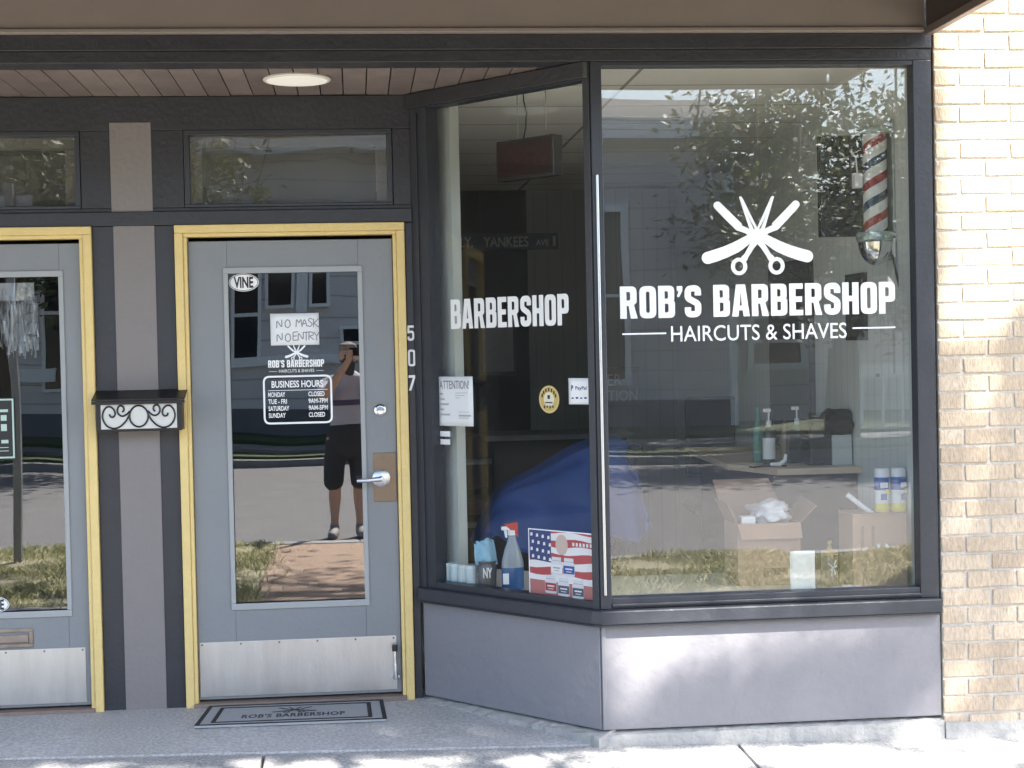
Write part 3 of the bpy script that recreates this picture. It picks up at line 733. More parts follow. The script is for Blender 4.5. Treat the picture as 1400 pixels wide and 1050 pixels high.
# ================================================================ THINGS ON THE FACADE
# brick wall to the right: every brick laid, rug-faced
def brick_wall():
    x0, x1 = 2.372, 5.6
    rows = MB(); ch = .0735; z = .004-.0735; r = 0
    mort = MB(); mort.box(x0, x1, -.006, .3, -.3, 4.0)
    while z < 3.9:
        x = x0 + (0 if r % 2 else -.1065); 
        while x < x1:
            a, b = max(x, x0), min(x+.2025, x1)
            if b-a > .03:
                d = R.uniform(-.002, .002); e = [R.uniform(-.0025, .0025) for _ in range(8)]
                rows.hexa([(a+e[0], -.0125-d, z+.0055+e[1]), (b+e[2], -.0125-d+e[3]*.6, z+.0055+e[4]), (b, .02, z+.0055), (a, .02, z+.0055),
                           (a+e[5], -.0125-d, z+ch-.0055+e[6]), (b+e[7], -.0125-d, z+ch-.0055+e[1]), (b, .02, z+ch-.0055), (a, .02, z+ch-.0055)])
            x += .213
        z += ch; r += 1
    w = thing('brick_wall', (x0+.5, 0, 0), 'buff rug-faced brick wall beside the shop window, glaring in sunlight higher up', 'wall')
    rows.build('bricks', M['brick'], w, bevel=.004)
    mort.build('mortar', M['mortar'], w)
    f = roughbar(F0, 2.375, 5.6, -.05, .03, lambda t: -.012-.03*t, -.35, 60, .004, 0); f.build('footing', M['rough_conc'], w)
brick_wall()
# awning over the shopfront
AWP, AWZ = 1.2, 2.80
def awning():
    w = thing('awning', (.0, 0, AWZ), 'dark brown awning frame reaching out over the shopfront at the top right', 'awning')
    fb_ = mat('awning_fabric', (.040, .026, .022), .7, var=.2, vs=8)
    rim = mat('awning_rim', (.16, .125, .11), .4, .3, var=.1)
    a = MB(); x0, x1 = -4.2, 2.325
    a.add([(x0, -.05, 3.72), (x1, -.05, 3.72), (x1, -AWP, AWZ+.10), (x0, -AWP, AWZ+.10), (x0, -.05, 3.735), (x1, -.05, 3.735), (x1, -AWP-.008, AWZ+.115), (x0, -AWP-.008, AWZ+.115)],
          [(0, 1, 2, 3), (7, 6, 5, 4), (0, 4, 5, 1), (1, 5, 6, 2), (2, 6, 7, 3), (3, 7, 4, 0)])
    a.build('canopy', fb_, w)
    for (x, t) in ((2.335, .016), (-4.212, .012)):
        e = MB(); e.xprism([(-.05, AWZ+.01), (-AWP, AWZ+.01), (-AWP, AWZ+.10), (-.05, 3.72)], x-t/2, x+t/2); e.build('end_panel', fb_, w)
        e = MB(); e.xprism([(-.05, AWZ-.022), (-AWP-.01, AWZ-.022), (-AWP-.01, AWZ+.0095), (-.05, AWZ+.0095)], x-.018, x+.018); e.build('end_rail', rim, w, bevel=.004)
    f = MB(); f.box(x0, 2.31, -AWP-.012, -AWP+.02, AWZ-.02, AWZ+.0945); f.build('front_rail', rim, w, bevel=.004)
    b = MB(); b.box(2.33, 2.352, -.049, -.036, 2.80, 3.6); b.box(2.333, 2.349, -.06, -.0491, 2.82, 2.835); b.build('wall_bracket', M['alu'], w, bevel=.002)
awning()
# disc lamp in the soffit
c = PY(406, 103, .41); c.y = .385; c.z = 2.691
l = thing('ceiling_lamp', c, 'flat white disc lamp on the boarded ceiling above the doors', 'lamp')
b = MB(); b.lathe([(.138, 0), (.141, -.006), (.137, -.011), (.128, -.012), (.128, -.0)], c, 48); b.build('lamp_rim', M['lamp'], l, smooth=True)
dm, nt_, b_ = newmat('lamp_diffuser'); b_.inputs['Base Color'].default_value = (.8, .78, .72, 1); b_.inputs['Emission Color'].default_value = (1, .93, .82, 1); b_.inputs['Emission Strength'].default_value = .07
b = MB(); b.lathe([(.1275, -.008), (.124, -.0125), (.08, -.014), (0, -.0145)], c, 48); b.build('diffuser', dm, l, smooth=True)
# mailbox with scrollwork front
def mailbox():
    x0, x1, n1 = -1.128, -.762, .115; z0, z1 = 1.222, 1.352
    m = thing('mailbox', (-.945, D, 1.2), 'black wall mailbox with white scrollwork front between the two doors', 'mailbox')
    b = MB(); b.fb(FD, x0, x1, .0045, n1, z0, z1); b.build('box', M['black'], m, bevel=.004)
    b = MB(); q = [(x0-.016, .004, 1.392), (x1+.016, .004, 1.392), (x1+.016, n1+.02, 1.356), (x0-.016, n1+.02, 1.356)]
    b.hexa([FD.p(*q[3]), FD.p(*q[2]), FD.p(*q[1]), FD.p(*q[0])]+[FD.p(p[0], p[1], p[2]+.008) for p in (q[3], q[2], q[1], q[0])])
    b.fb(FD, x0-.016, x1+.016, n1+.0165, n1+.0215, 1.342, 1.3558)
    b.build('lid', M['black'], m, bevel=.002)
    wx0, wx1, wz0, wz1 = x0+.021, x1-.021, z0+.012, z1-.012
    b = MB(); b.fb(FD, wx0, wx1, n1+.0002, n1+.002, wz0, wz1); pn = b.build('front_panel', mat('cream_panel', (.60, .60, .57), .5, var=.05), m)
    # scrolls: pixel sketch, 1400 px = 160 photo px
    s = MB(); kx = (wx1-wx0)/(1170-207); kz = (wz1-wz0)/(600-310); n = n1+.004
    def T(u, v): return FD.p(wx0+(u-207)*kx, n, wz1-(v-310)*kz)
    def tube(pts): s.tube([T(*p) for p in pts], .0042, 6)
    cx, cy = 688, 452
    tube([(cx+118*math.cos(a*math.pi/16), cy+126*math.sin(a*math.pi/16)) for a in range(33)])
    for sg in (1, -1):
        f = lambda pts: [(cx+(p[0]-cx)*sg, p[1]) for p in pts]
        big = [(565, 440), (520, 510), (450, 570), (370, 592), (290, 565), (245, 510), (228, 445), (245, 380), (290, 335), (340, 338), (378, 375), (388, 425), (365, 455), (330, 450), (316, 420)]
        sm = [(575, 390), (530, 430), (480, 448), (435, 425), (418, 385), (430, 340), (462, 322), (495, 340), (500, 378), (478, 398)]
        for pts in (big, sm):
            sp = [Vector((p[0], p[1])) for p in f(pts)]; out = []
            for i in range(len(sp)-1):
                p0, p1, p2, p3 = sp[max(i-1, 0)], sp[i], sp[i+1], sp[min(i+2, len(sp)-1)]
                for k in range(4):
                    t = k/4; out.append(.5*((2*p1)+(p2-p0)*t+(2*p0-5*p1+4*p2-p3)*t*t+(3*p1-p0-3*p2+p3)*t**3))
            out.append(sp[-1]); tube(out)
    s.build('scrollwork', M['black'], m, smooth=True)
mailbox()
# door mat
def doormat():
    x0, x1, y0, y1 = -.682, .082, .40, .765
    zf = lambda x, y: -.016+(gz(x)+.022)*(1-min(1, y/(D+.12)))
    cs = [(x0-.03, y0), (x1+.012, y0+.02), (x1, y1), (x0, y1)]
    m = thing('doormat', (-.3, .58, 0), 'grey doormat with black border bands before the barbershop door', 'doormat')
    def P2(s, t, h): 
        x = (cs[0][0]*(1-s)+cs[1][0]*s)*(1-t)+(cs[3][0]*(1-s)+cs[2][0]*s)*t; y = (cs[0][1]*(1-s)+cs[1][1]*s)*(1-t)+(cs[3][1]*(1-s)+cs[2][1]*s)*t
        return Vector((x, y, zf(x, y)+.004+h))
    def quad(mb, s0, s1, t0, t1, h0, h1):
        k = 8
        for i in range(k):      # short runs that follow the floor
            (a, b_, c_, d_) = (s0+(s1-s0)*i/k, s0+(s1-s0)*(i+1)/k, t0, t1) if s1-s0 > t1-t0 else (s0, s1, t0+(t1-t0)*i/k, t0+(t1-t0)*(i+1)/k)
            mb.hexa([P2(a, c_, h0), P2(b_, c_, h0), P2(b_, d_, h0), P2(a, d_, h0), P2(a, c_, h1), P2(b_, c_, h1), P2(b_, d_, h1), P2(a, d_, h1)])
    b = MB(); g = 10; vs = [P2(i/g, j/g, .010) for j in range(g+1) for i in range(g+1)]
    b.add(vs, [(j*(g+1)+i, j*(g+1)+i+1, (j+1)*(g+1)+i+1, (j+1)*(g+1)+i) for j in range(g) for i in range(g)])
    q = b.build('pile', M['mat'], m); so = q.modifiers.new('thick', 'SOLIDIFY'); so.thickness = .0095; so.offset = 1
    b = MB(); h0, h1 = .0102, .0122
    for (i, w, v) in ((0.0, .022, .04), (.075, .022, .032)):
        j = i*1.6
        quad(b, i, 1-i, j, j+v, h0, h1); quad(b, i, 1-i, 1-j-v, 1-j, h0, h1); quad(b, i, i+w, j+v, 1-j-v, h0, h1); quad(b, 1-i-w, 1-i, j+v, 1-j-v, h0, h1)
    b.build('border', M['matb'], m)
    b = MB(); fm = font_mesh("ROB'S BARBERSHOP", .03, 1.1); X = max(v[0] for v in fm[0]); Y = max(v[1] for v in fm[0])
    b.add([P2(.22+.56*v[0]/X, .30+.18*v[1]/Y, .0108) for v in fm[0]], fm[1])
    for i, (vs, fs) in enumerate(EMB): b.add([P2(.5+v[0]/530*.13, .64+v[1]/300*.13, .0108+i*.0001) for v in vs], fs)
    b.build('lettering', mat('mat_print', (.045, .046, .05), .95, var=.3), m)
doormat()
# house number digits
for ch, u0, v0, u1, v1 in (('5', 555, 445, 568, 466), ('0', 556, 478, 569, 501), ('7', 559, 513, 571, 534)):
    x0, x1 = px(u0, v1, D), px(u1, v1, D); z0, z1 = pz(u0, v1, D), pz(u0, v0, D)
    lp, wd = GL('O' if ch == '0' else ch, .52, .15)
    b = MB(); vs, fs = curve_mesh(lp); n = len(vs); k = (z1-z0)
    x0 = .2295; b.add([FD.p(x0+v[0]*k*.86, .0035, z0+v[1]*k) for v in vs], fs)
    o = b.build('house_number', M['white'], org=FD.p(x0, 0, z0))
    so = o.modifiers.new('thick', 'SOLIDIFY'); so.thickness = .002
    tag(o, {'5': 'white digit 5 on the dark strip right of the yellow casing', '0': 'white digit 0 in the middle of the house number', '7': 'white digit 7 lowest in the house number'}[ch], 'house number', 'house number digits')

# paper and stickers
def sheet(name, F, a0, a1, z0, z1, n, label, cat, m=None, curl=.0015, grp=None):
    b = MB(); g = 6; vs = []
    for j in range(g+1):
        for i in range(g+1):
            s, t = i/g, j/g
            vs.append(F.p(a0+(a1-a0)*s, n+curl*(abs(s-.5)**3*6+abs(t-.5)**3*4), z0+(z1-z0)*t))
    fs = [(j*(g+1)+i, j*(g+1)+i+1, (j+1)*(g+1)+i+1, (j+1)*(g+1)+i) for j in range(g) for i in range(g)]
    b.add(vs, fs)
    o = thing(name, F.p((a0+a1)/2, n, z0), label, cat, grp)
    s_ = b.build('paper', m or M['paper'], o, smooth=True); so = s_.modifiers.new('thick', 'SOLIDIFY'); so.thickness = .0006; so.offset = -1
    return o
ndo = -.0268
a0, a1, z0, z1 = dxx(368.5), dxx(436), dz(471), dz(428)
s_ = sheet('paper_notice', FD, a0, a1, z0, z1, ndo, 'handwritten white sheet reading NO MASK NO ENTRY taped on door glass', 'notice', curl=.0008)
b = MB(); hh = .038
hand(b, FD, 'NO', a0+.028, z1-.066, hh, ndo+.0019, .0042); hand(b, FD, 'MASK', a0+.113, z1-.062, hh, ndo+.0019, .0040, .68)
hand(b, FD, 'NO', a0+.028, z1-.126, hh, ndo+.0019, .0042); hand(b, FD, 'ENTRY', a0+.098, z1-.122, hh, ndo+.0019, .0040, .62)
b.build('handwriting', M['greyink'], s_)
def oval(F, a, z, rx, rz, n, label, name='oval_sticker', rim=True):
    o = thing(name, F.p(a, n, z-rz), label, 'sticker')
    pts = [(a+rx*math.cos(i*math.pi/20), z+rz*math.sin(i*math.pi/20)) for i in range(40)]
    b = MB(); b.add([F.p(p[0], n, p[1]) for p in pts], [tuple(range(40))]); x = b.build('sticker_face', M['white'], o)
    so = x.modifiers.new('thick', 'SOLIDIFY'); so.thickness = .0006; so.offset = -1
    if rim:
        q = [(a+(rx*.95)*math.cos(i*math.pi/20), z+(rz*.93)*math.sin(i*math.pi/20)) for i in range(40)]
        q2 = [(a+(rx*.91)*math.cos(i*math.pi/20), z+(rz*.87)*math.sin(i*math.pi/20)) for i in range(40)]
        b = MB(); vs, fs = curve_mesh([q, q2]); b.add([F.p(v[0], n+.0008, v[1]) for v in vs], fs); b.build('outline', M['ink'], o)
    return o
o = oval(FD, dxx(333), dz(385), .066, .040, ndo, 'white oval sticker reading VINE in the corner of the door glass')
b = MB(); b.flat(font_mesh('VINE', .035), FD, dxx(333)-.044, dz(385)-.025, .086, .050, ndo+.0009); b.build('lettering', M['ink'], o)
zl = pz(0, 828, D)
o = oval(FD, px(0, 828, D)-.028, zl, .062, .036, ndo, 'white oval sticker low on the left door, cut by the photo edge')
b = MB(); b.flat(font_mesh('VINE', .035), FD, px(0, 828, D)-.028-.042, zl-.023, .082, .046, ndo+.0009); b.build('lettering', M['ink'], o)
# framed poster and tinsel hanging on the left door
fx1, fz0, fz1 = px(19, 586, D), pz(18, 628, D), pz(18, 544, D)
o = thing('framed_poster', FD.p(fx1-.1, ndo, fz0), 'black poster with thin white border on the left door glass', 'poster')
b = MB(); b.fb(FD, fx1-.22, fx1, ndo, ndo+.003, fz0, fz1); b.build('poster_board', M['ink'], o)
b = MB()
for (p, q, r_, s2) in ((fx1-.216, fx1-.004, fz1-.011, fz1-.004), (fx1-.216, fx1-.004, fz0+.004, fz0+.011), (fx1-.011, fx1-.004, fz0+.011, fz1-.011), (fx1-.216, fx1-.209, fz0+.011, fz1-.011)): b.fb(FD, p, q, ndo+.0031, ndo+.004, r_, s2)
for (p, q, r_, s2) in ((fx1-.075, fx1-.028, fz1-.062, fz1-.05), (fx1-.06, fx1-.035, fz1-.10, fz1-.075), (fx1-.06, fx1-.035, fz1-.145, fz1-.115), (fx1-.08, fx1-.03, fz0+.05, fz0+.053), (fx1-.08, fx1-.03, fz0+.035, fz0+.038), (fx1-.06, fx1-.03, fz0+.07, fz0+.085)): b.fb(FD, p, q, ndo+.0031, ndo+.0036, r_, s2)
b.build('print', mat('poster_print', (.45, .6, .52), .5, var=.1), o)
o = thing('tinsel_decoration', FD.p(-1.50, -.05, 1.6), 'silver tinsel decoration hanging behind the left door glass', 'decoration')
b = MB(); tm = mat('tinsel_foil', (.85, .83, .87), .25, .35, var=.1); x0, x1 = -1.64, px(45, 430, D)
zt = pz(20, 386, D)
for i in range(150):
    x = R.uniform(x0, x1); z = zt-R.uniform(.05, .1); n = R.uniform(-.10, -.05); L_ = R.uniform(.12, .25); p = []
    for k in range(5): p.append(FD.p(x+R.uniform(-.006, .006), n+R.uniform(-.008, .008), z-L_*k/4))
    w = R.uniform(.003, .007)
    vs = [];
    for q in p:
        t = R.uniform(0, 3.1); vs += [q+Vector((math.cos(t)*w, math.sin(t)*w, 0)), q-Vector((math.cos(t)*w, math.sin(t)*w, 0))]
    b.add(vs, [(2*k, 2*k+1, 2*k+3, 2*k+2) for k in range(4)])
b.build('strands', tm, o)
b = MB(); g = 14; vs = []
for i in range(g+1):
    x = x0+(x1-x0)*i/g; vs += [FD.p(x, -.06+R.uniform(-.01, .01), zt-.078), FD.p(x-.004, -.055+R.uniform(-.008, .008), zt)]
b.add(vs, [(2*i, 2*i+2, 2*i+3, 2*i+1) for i in range(g)]); b.build('header_band', tm, o)
# notices in the angled window
naa = -.0440
(a0, z1), (a1, z0) = PA(597.5, 515, -.045), PA(648.5, 583, -.045)
s_ = sheet('paper_notice', FA, a0, a1, z0, z1, naa, 'white notice headed ATTENTION taped in the angled window', 'notice', curl=.003)
b = MB(); w, h = a1-a0, z1-z0; nn = naa+.0032
b.flat(font_mesh('ATTENTION!', -.0, .95), FA, a0+w*.08, z1-h*.25, w*.82, h*.17, nn)
b.build('heading', M['greyink'], s_)
b = MB()
for i, wd in enumerate((.09, .13, .24, .11, .27)): b.fb(FA, a0+w*.09, a0+w*(.09+wd), nn, nn+.0002, z1-h*(.37+.105*i), z1-h*(.335+.105*i))
for i, wd in enumerate((.32, .26, .12)): b.fb(FA, a0+w*.52, a0+w*(.52+wd), nn, nn+.0002, z1-h*(.335+.05*i), z1-h*(.325+.05*i))
for (z, wd, t) in ((.71, .3, .01), (.77, .33, .035), (.83, .28, .012)): b.fb(FA, a0+w*.60, a0+w*(.60+wd), nn, nn+.0002, z1-h*(z+t), z1-h*z)
b.build('small_print', mat('faint_print', (.42, .43, .44), .7, var=0), s_)
for (v0, v1, lb) in ((589, 597, 'upper small white tag below the ATTENTION notice'), (600, 608, 'lower small white tag below the ATTENTION notice')):
    (a0, z1), (a1, z0) = PA(598, v0, -.045), PA(616, v1, -.045)
    sheet('paper_tag', FA, a0, a1, z0, z1, naa, lb, 'tag', curl=.0006, grp='small tags on the angled window')
(a0, z1), (a1, z0) = PA(777.5, 517, -.045), PA(807.5, 553, -.045)
s_ = sheet('payment_sticker', FA, a0, a1, z0, z1, naa, 'square white payment sticker near the window corner post', 'sticker', M['white'], curl=.0004)
b = MB(); w, h = a1-a0, z1-z0; nn = naa+.001; navy = mat('navy_ink', (.01, .03, .16), .5, var=0)
b.flat(font_mesh('PayPal', .02), FA, a0+w*.32, z1-h*.48, w*.52, h*.17, nn)
b.flat(font_mesh('P', .05, 1), FA, a0+w*.12, z1-h*.47, w*.10, h*.2, nn)
for i in range(4): b.fb(FA, a0+w*(.13+.2*i), a0+w*(.24+.2*i), nn, nn+.0002, z1-h*.79, z1-h*(.74-.02*(i % 2)))
b.build('lettering', navy, s_)
ca, cz = PA(751, 546, -.045); o = thing('round_sticker', FA.p(ca, naa, cz-.05), 'round gold licence sticker in the angled window', 'sticker')
gold = mat('gold_print', (.55, .40, .12), .5, var=.1)
def disc(r, n, m, nm, sq=1.0, dz_=0, r0=None):
    q = [(r*math.cos(i*math.pi/18), r*sq*math.sin(i*math.pi/18)+dz_) for i in range(36)]
    lp = [q] if r0 is None else [q, [(r0*math.cos(i*math.pi/18), r0*math.sin(i*math.pi/18)) for i in range(36)]]
    vs, fs = curve_mesh(lp); b = MB(); b.add([FA.p(ca+v[0], n, cz+v[1]) for v in vs], fs); return b.build(nm, m, o)
disc(.058, naa, gold, 'rim'); disc(.054, naa+.0006, mat('cream_print', (.75, .70, .55), .5, var=.05), 'face')
disc(.052, naa+.001, gold, 'band', r0=.030); b = MB()
for i in range(7):
    t = math.pi*(.12+.76*i/6); p = FA.p(ca-.041*math.cos(t), naa+.0014, cz+.041*math.sin(t)); r_ = .006
    b.fb(FA, ca-.041*math.cos(t)-.004, ca-.041*math.cos(t)+.004, naa+.0013, naa+.0015, cz+.041*math.sin(t)-.007, cz+.041*math.sin(t)+.007)
b.fb(FA, ca-.022, ca+.02, naa+.0013, naa+.0015, cz-.016, cz-.011); b.fb(FA, ca-.008, ca+.006, naa+.0013, naa+.0015, cz+.002, cz+.018)
for i in range(4): b.fb(FA, ca-.03+.016*i, ca-.022+.016*i, naa+.0013, naa+.0015, cz-.038+.003*(i % 2), cz-.026)
b.build('print', M['ink'], o)

# ================================================================ THINGS IN THE WINDOW BAY
ZP = .4965
# OPEN sign on two wires
def open_sign():
    n0, n1 = -.30, -.24
    (a0, zt), (a1, zb) = PA(678, 196, n1), PA(757, 236, n1)
    z0, z1 = PA(700, 246, n1)[1], PA(700, 191, n1)[1]
    o = thing('open_sign', FA.p((a0+a1)/2, -.27, z0), 'dark unlit OPEN sign box hanging on wires in the angled window', 'sign')
    b = MB(); b.fb(FA, a0, a1, n0, n1, z0, z1); b.build('case', M['blackp'], o, bevel=.004)
    b = MB(); b.fb(FA, a0+.012, a1-.012, n1+.0002, n1+.002, z0+.012, z1-.012); b.build('screen', mat('dark_red_screen', (.016, .003, .004), .3, var=.1), o)
    b = MB(); b.flat(font_mesh('OPEN', .0), FA, a0+.05, z0+.045, a1-a0-.10, z1-z0-.09, n1+.0025); b.build('lettering', mat('unlit_red_leds', (.045, .006, .007), .4, var=0), o)
    wm = mat('wire', (.25, .24, .22), .5, var=0)
    for u in (708, 747):
        b = MB(); a, z = PA(u, 190, -.27); b.tube([FA.p(a, -.27, z1), FA.p(a, -.27, 2.69)], .0032, 6)
        b.build('hanging_wire', wm, o)
    b = MB(); a, z = PA(718, 190, -.27); b.tube([FA.p(a-.01, -.27, z1), FA.p(a+.0, -.275, z1+.05), FA.p(a+.012, -.27, z1+.11), FA.p(a-.004, -.27, z1+.17), FA.p(a-.006, -.27, 2.69)], .0038, 6)
    b.build('power_cord', M['blackp'], o)
open_sign()
# four pale canisters
for i, u in enumerate((613, 623.5, 634, 644.5)):
    a, _ = PA(u, 795, -.084); p = FA.p(a, -.084, ZP); zt = PA(u, 769, -.084)[1]; h = zt-ZP; r = .0255
    if i == 0:
        c0 = thing('canister', p, 'x', 'canister')
        b = MB(); b.lathe([(r*.96, 0), (r, .004), (r, h*.83), (r*.98, h*.85)], p, 20); b.build('can', mat('pale_canister', (.62, .72, .74), .4, var=.08, vs=30), c0, smooth=True)
        b = MB(); b.lathe([(r*1.03, h*.851), (r*1.04, h*.97), (r*.98, h)], p, 20); b.build('lid', mat('pale_lid', (.72, .80, .81), .35, var=.03), c0, smooth=True)
        kids = list(c0.children); c = c0
    else:
        c = c0.copy(); COL.objects.link(c); c.location = p
        for k in kids:
            q = k.copy(); COL.objects.link(q); q.parent = c
    tag(c, ['pale blue canister standing against the window frame, leftmost of four', 'pale blue canister second from the window frame', 'pale blue canister third from the window frame', 'pale blue canister next to the jar of masks'][i], 'canister', 'pale canisters in the window corner')
# jar with face masks
a, _ = PA(666, 780, -.12); p = FA.p(a, -.12, ZP)
o = thing('mask_jar', p, 'glass jar holding light blue face masks on the window ledge', 'jar')
b = MB(); b.lathe([(.036, 0), (.04, .01), (.043, .09), (.038, .10), (.042, .115)], p, 22); b.build('jar', mat('smoked_jar', (.12, .12, .13), .15, var=.2, vs=30), o, smooth=True)
MBL = mat('mask_blue', (.33, .58, .72), .8, var=.15, vs=40)
mk = thing('face_mask_bundle', p+Vector((0, 0, .1)), 'folded light blue face masks sticking out of the jar', 'face masks')
for i in range(5):
    b = MB(); s0 = p+Vector(((i-2)*.012, (i%2-.5)*.03, .10)); w = .022+R.uniform(0, .006); hh = .10+R.uniform(-.012, .02); ln = -.012+R.uniform(-.014, .016); vs = []
    for a_ in range(7):
        for c_ in range(5):
            s_, t_ = a_/6*2-1, c_/4
            vs.append(s0+Vector((s_*w*(1+.08*math.sin(t_*5+i))+ln*t_, .010*math.cos(s_*2.6+i)+.004*math.sin(t_*9+s_*3+i), hh*t_+.008*math.sin(s_*3+i*2)*t_)))
    b.add(vs, [(a_*5+c_, a_*5+c_+1, a_*5+c_+6, a_*5+c_+5) for a_ in range(6) for c_ in range(4)])
    q = b.build('mask', MBL, mk, smooth=True, angle=60); q.modifiers.new('thick', 'SOLIDIFY').thickness = .002
b = MB(); b.flat(font_mesh('NY', .03), Frame((p.x-.021, p.y-.0435), (1, 0), (0, -1)), 0, ZP+.045, .04, .045, 0); b.build('logo', M['white'], o)
# spray bottle
a, _ = PA(701, 780, -.15); p = FA.p(a, -.15, ZP)
o = thing('spray_bottle', p, 'clear spray bottle with red trigger head and blue liquid', 'spray bottle')
sx_, sy_ = 1.0, .62
b = MB(); b.lathe([(.046, 0), (.049, .006), (.049, .095)], p, 24, sx=sx_, sy=sy_); b.build('liquid', mat('blue_liquid', (.02, .10, .26), .12, var=.05), o, smooth=True)
b = MB(); b.lathe([(.049, .0952), (.048, .12), (.034, .175), (.019, .215), (.016, .235)], p, 24, sx=sx_, sy=sy_); b.build('bottle', mat('cloudy_plastic', (.30, .33, .36), .18, var=.1), o, smooth=True)
b = MB(); b.lathe([(.019, .2351), (.019, .258)], p, 18); b.box(p.x-.047, p.x-.004, p.y-.013, p.y+.013, ZP+.2582, ZP+.275); b.hexa([Vector((p.x+q[0], p.y+q[1], ZP+q[2])) for q in ((-.03, -.008, .225), (-.02, -.008, .225), (-.02, .008, .225), (-.03, .008, .225), (-.036, -.008, .258), (-.022, -.008, .258), (-.022, .008, .258), (-.036, .008, .258))])
b.build('nozzle', M['white'], o, bevel=.003)
b = MB(); b.hexa([Vector((p.x+q[0], p.y+q[1], ZP+q[2])) for q in ((-.012, -.0145, .262), (.027, -.0145, .225), (.027, .0145, .225), (-.012, .0145, .262), (-.036, -.0145, .285), (.026, -.0145, .293), (.026, .0145, .293), (-.036, .0145, .285))]); b.build('trigger_head', mat('red_plastic', (.55, .05, .035), .35, var=.05), o, bevel=.004)
b = MB(); b.box(p.x-.046, p.x-.02, p.y-.0312, p.y-.03, ZP+.025, ZP+.072); b.build('label', M['white'], o)
# flag poster with jars on it
def poster():
    n0 = -.033
    (a0, zt), (a1, zb) = PA(722, 722, n0), PA(817, 813, n0)
    z0 = ZP; z1 = PA(722, 722, n0)[1]; w, h = a1-a0, z1-z0
    o = thing('poster_card', FA.p((a0+a1)/2, n0, z0), 'poster card of an American flag with five product jars', 'poster')
    PM = [mat('poster_white', (.72, .70, .70), .35, var=.08), mat('poster_red', (.42, .07, .075), .35, var=.12), mat('poster_blue', (.04, .06, .17), .35, var=.15),
          mat('poster_wood', (.40, .15, .14), .35, var=.2), mat('jar_glass', (.62, .62, .63), .3, var=.05), mat('jar_dark', (.08, .09, .13), .3, var=.05), mat('jar_red', (.33, .05, .06), .3, var=.05), mat('jar_blue', (.04, .09, .30), .3, var=.05), mat('beard_tan', (.55, .42, .36), .5, var=.1), mat('grey_line', (.3, .3, .32), .5, var=0)]
    b = MB(); b.fb(FA, a0, a1, n0-.003, n0-.0002, z0, z1); b.build('card', M['white'], o)
    b = MB(); n = [n0]
    def poly(pts, mi): 
        n[0] += .00005; b.add([FA.p(a0+w*p[0], n[0], z0+h*p[1]) for p in pts], [tuple(range(len(pts)))], mi)
    bands = [(.965, 1, 1), (.87, .965, 0), (.77, .87, 1), (.67, .77, 0), (.56, .67, 1), (.46, .56, 0), (.36, .46, 1), (.25, .36, 0)]
    for (y0, y1, mi) in bands:
        k = 10; up = [(.015+.97*i/k, min(.985, y1+.02*math.sin(i*.9+y1*9))) for i in range(k+1)]; dn = [(.015+.97*i/k, max(.02, y0+.02*math.sin(i*.9+y0*9))) for i in range(k+1)]
        poly(dn+up[::-1], mi)
    poly([(.015, .02), (.985, .02), (.985, .25), (.015, .27)], 3)
    poly([(.015, .56), (.34, .53), (.34, .985), (.015, .985)], 2)
    for r_ in range(4):
        for c_ in range(4):
            x, y = .05+.085*c_+(.02 if r_ % 2 else 0), .92-.105*r_-.01*c_
            poly([(x-.018, y-.025), (x+.018, y-.02), (x+.014, y+.025), (x-.014, y+.022)], 0)
    poly([(.5+.09*math.cos(i*.314), .80+.15*math.sin(i*.314)) for i in range(20)], 8)
    poly([(.48, .66), (.52, .66), (.53, .60), (.47, .60)], 1)
    def jar(x, y, lab):
        s = .085
        poly(rnd([(x-s, y, .03), (x+s, y, .03), (x+s, y+.2, .03), (x-s, y+.2, .03)]), 4)
        poly([(x-s*.8, y+.2), (x+s*.8, y+.2), (x+s*.8, y+.26), (x-s*.8, y+.26)], 4)
        poly([(x-s*.8, y+.205), (x+s*.8, y+.205), (x+s*.8, y+.212), (x-s*.8, y+.212)], 9)
        poly([(x-s*.95, y+.035), (x+s*.95, y+.035), (x+s*.95, y+.15), (x-s*.95, y+.15)], lab)
        for i, (q, r2) in enumerate(((.6, .02), (.45, .01))): poly([(x-s*q, y+.095-.035*i), (x+s*q, y+.095-.035*i), (x+s*q, y+.095-.035*i+r2), (x-s*q, y+.095-.035*i+r2)], 0 if lab != 0 else 9)
    jar(.42, .36, 0); jar(.60, .36, 7); jar(.33, .09, 6); jar(.52, .07, 5); jar(.73, .06, 5)
    for i in range(6): poly([(.66+.05*i, .80), (.69+.05*i, .80), (.69+.05*i, .85), (.66+.05*i, .85)], 0)
    b.build('print', PM, o)
poster()

# ---- right hand window
def cbox(x0, x1, y0, y1, z0, z1, label, flaps=True, tilt=0):
    o = thing('cardboard_box', ((x0+x1)/2, (y0+y1)/2, z0), label, 'box')
    b = MB(); t = .006
    b.box(x0, x1, y0, y0+t, z0, z1); b.box(x0, x1, y1-t, y1, z0, z1); b.box(x0, x0+t, y0+t, y1-t, z0, z1); b.box(x1-t, x1, y0+t, y1-t, z0, z1); b.box(x0+t, x1-t, y0+t, y1-t, z0, z0+.1)
    b.build('box', M['card'], o, bevel=.003)
    return o
y = .42
o = cbox(px(1008, 700, y), px(1094, 700, y), y, y+.26, ZP, pz(1030, 716, y), 'open cardboard box holding white plastic bags on the window ledge')
x0, x1, zt = px(1008, 700, y), px(1094, 700, y), pz(1030, 716, y)
b = MB(); b.hexa([(x0, y+.25, zt), (x1, y+.25, zt), (x1, y+.256, zt), (x0, y+.256, zt), (x0-.04, y+.30, zt+.17), (x1-.06, y+.30, zt+.17), (x1-.06, y+.306, zt+.17), (x0-.04, y+.306, zt+.17)]); b.build('flap', M['card2'], o)
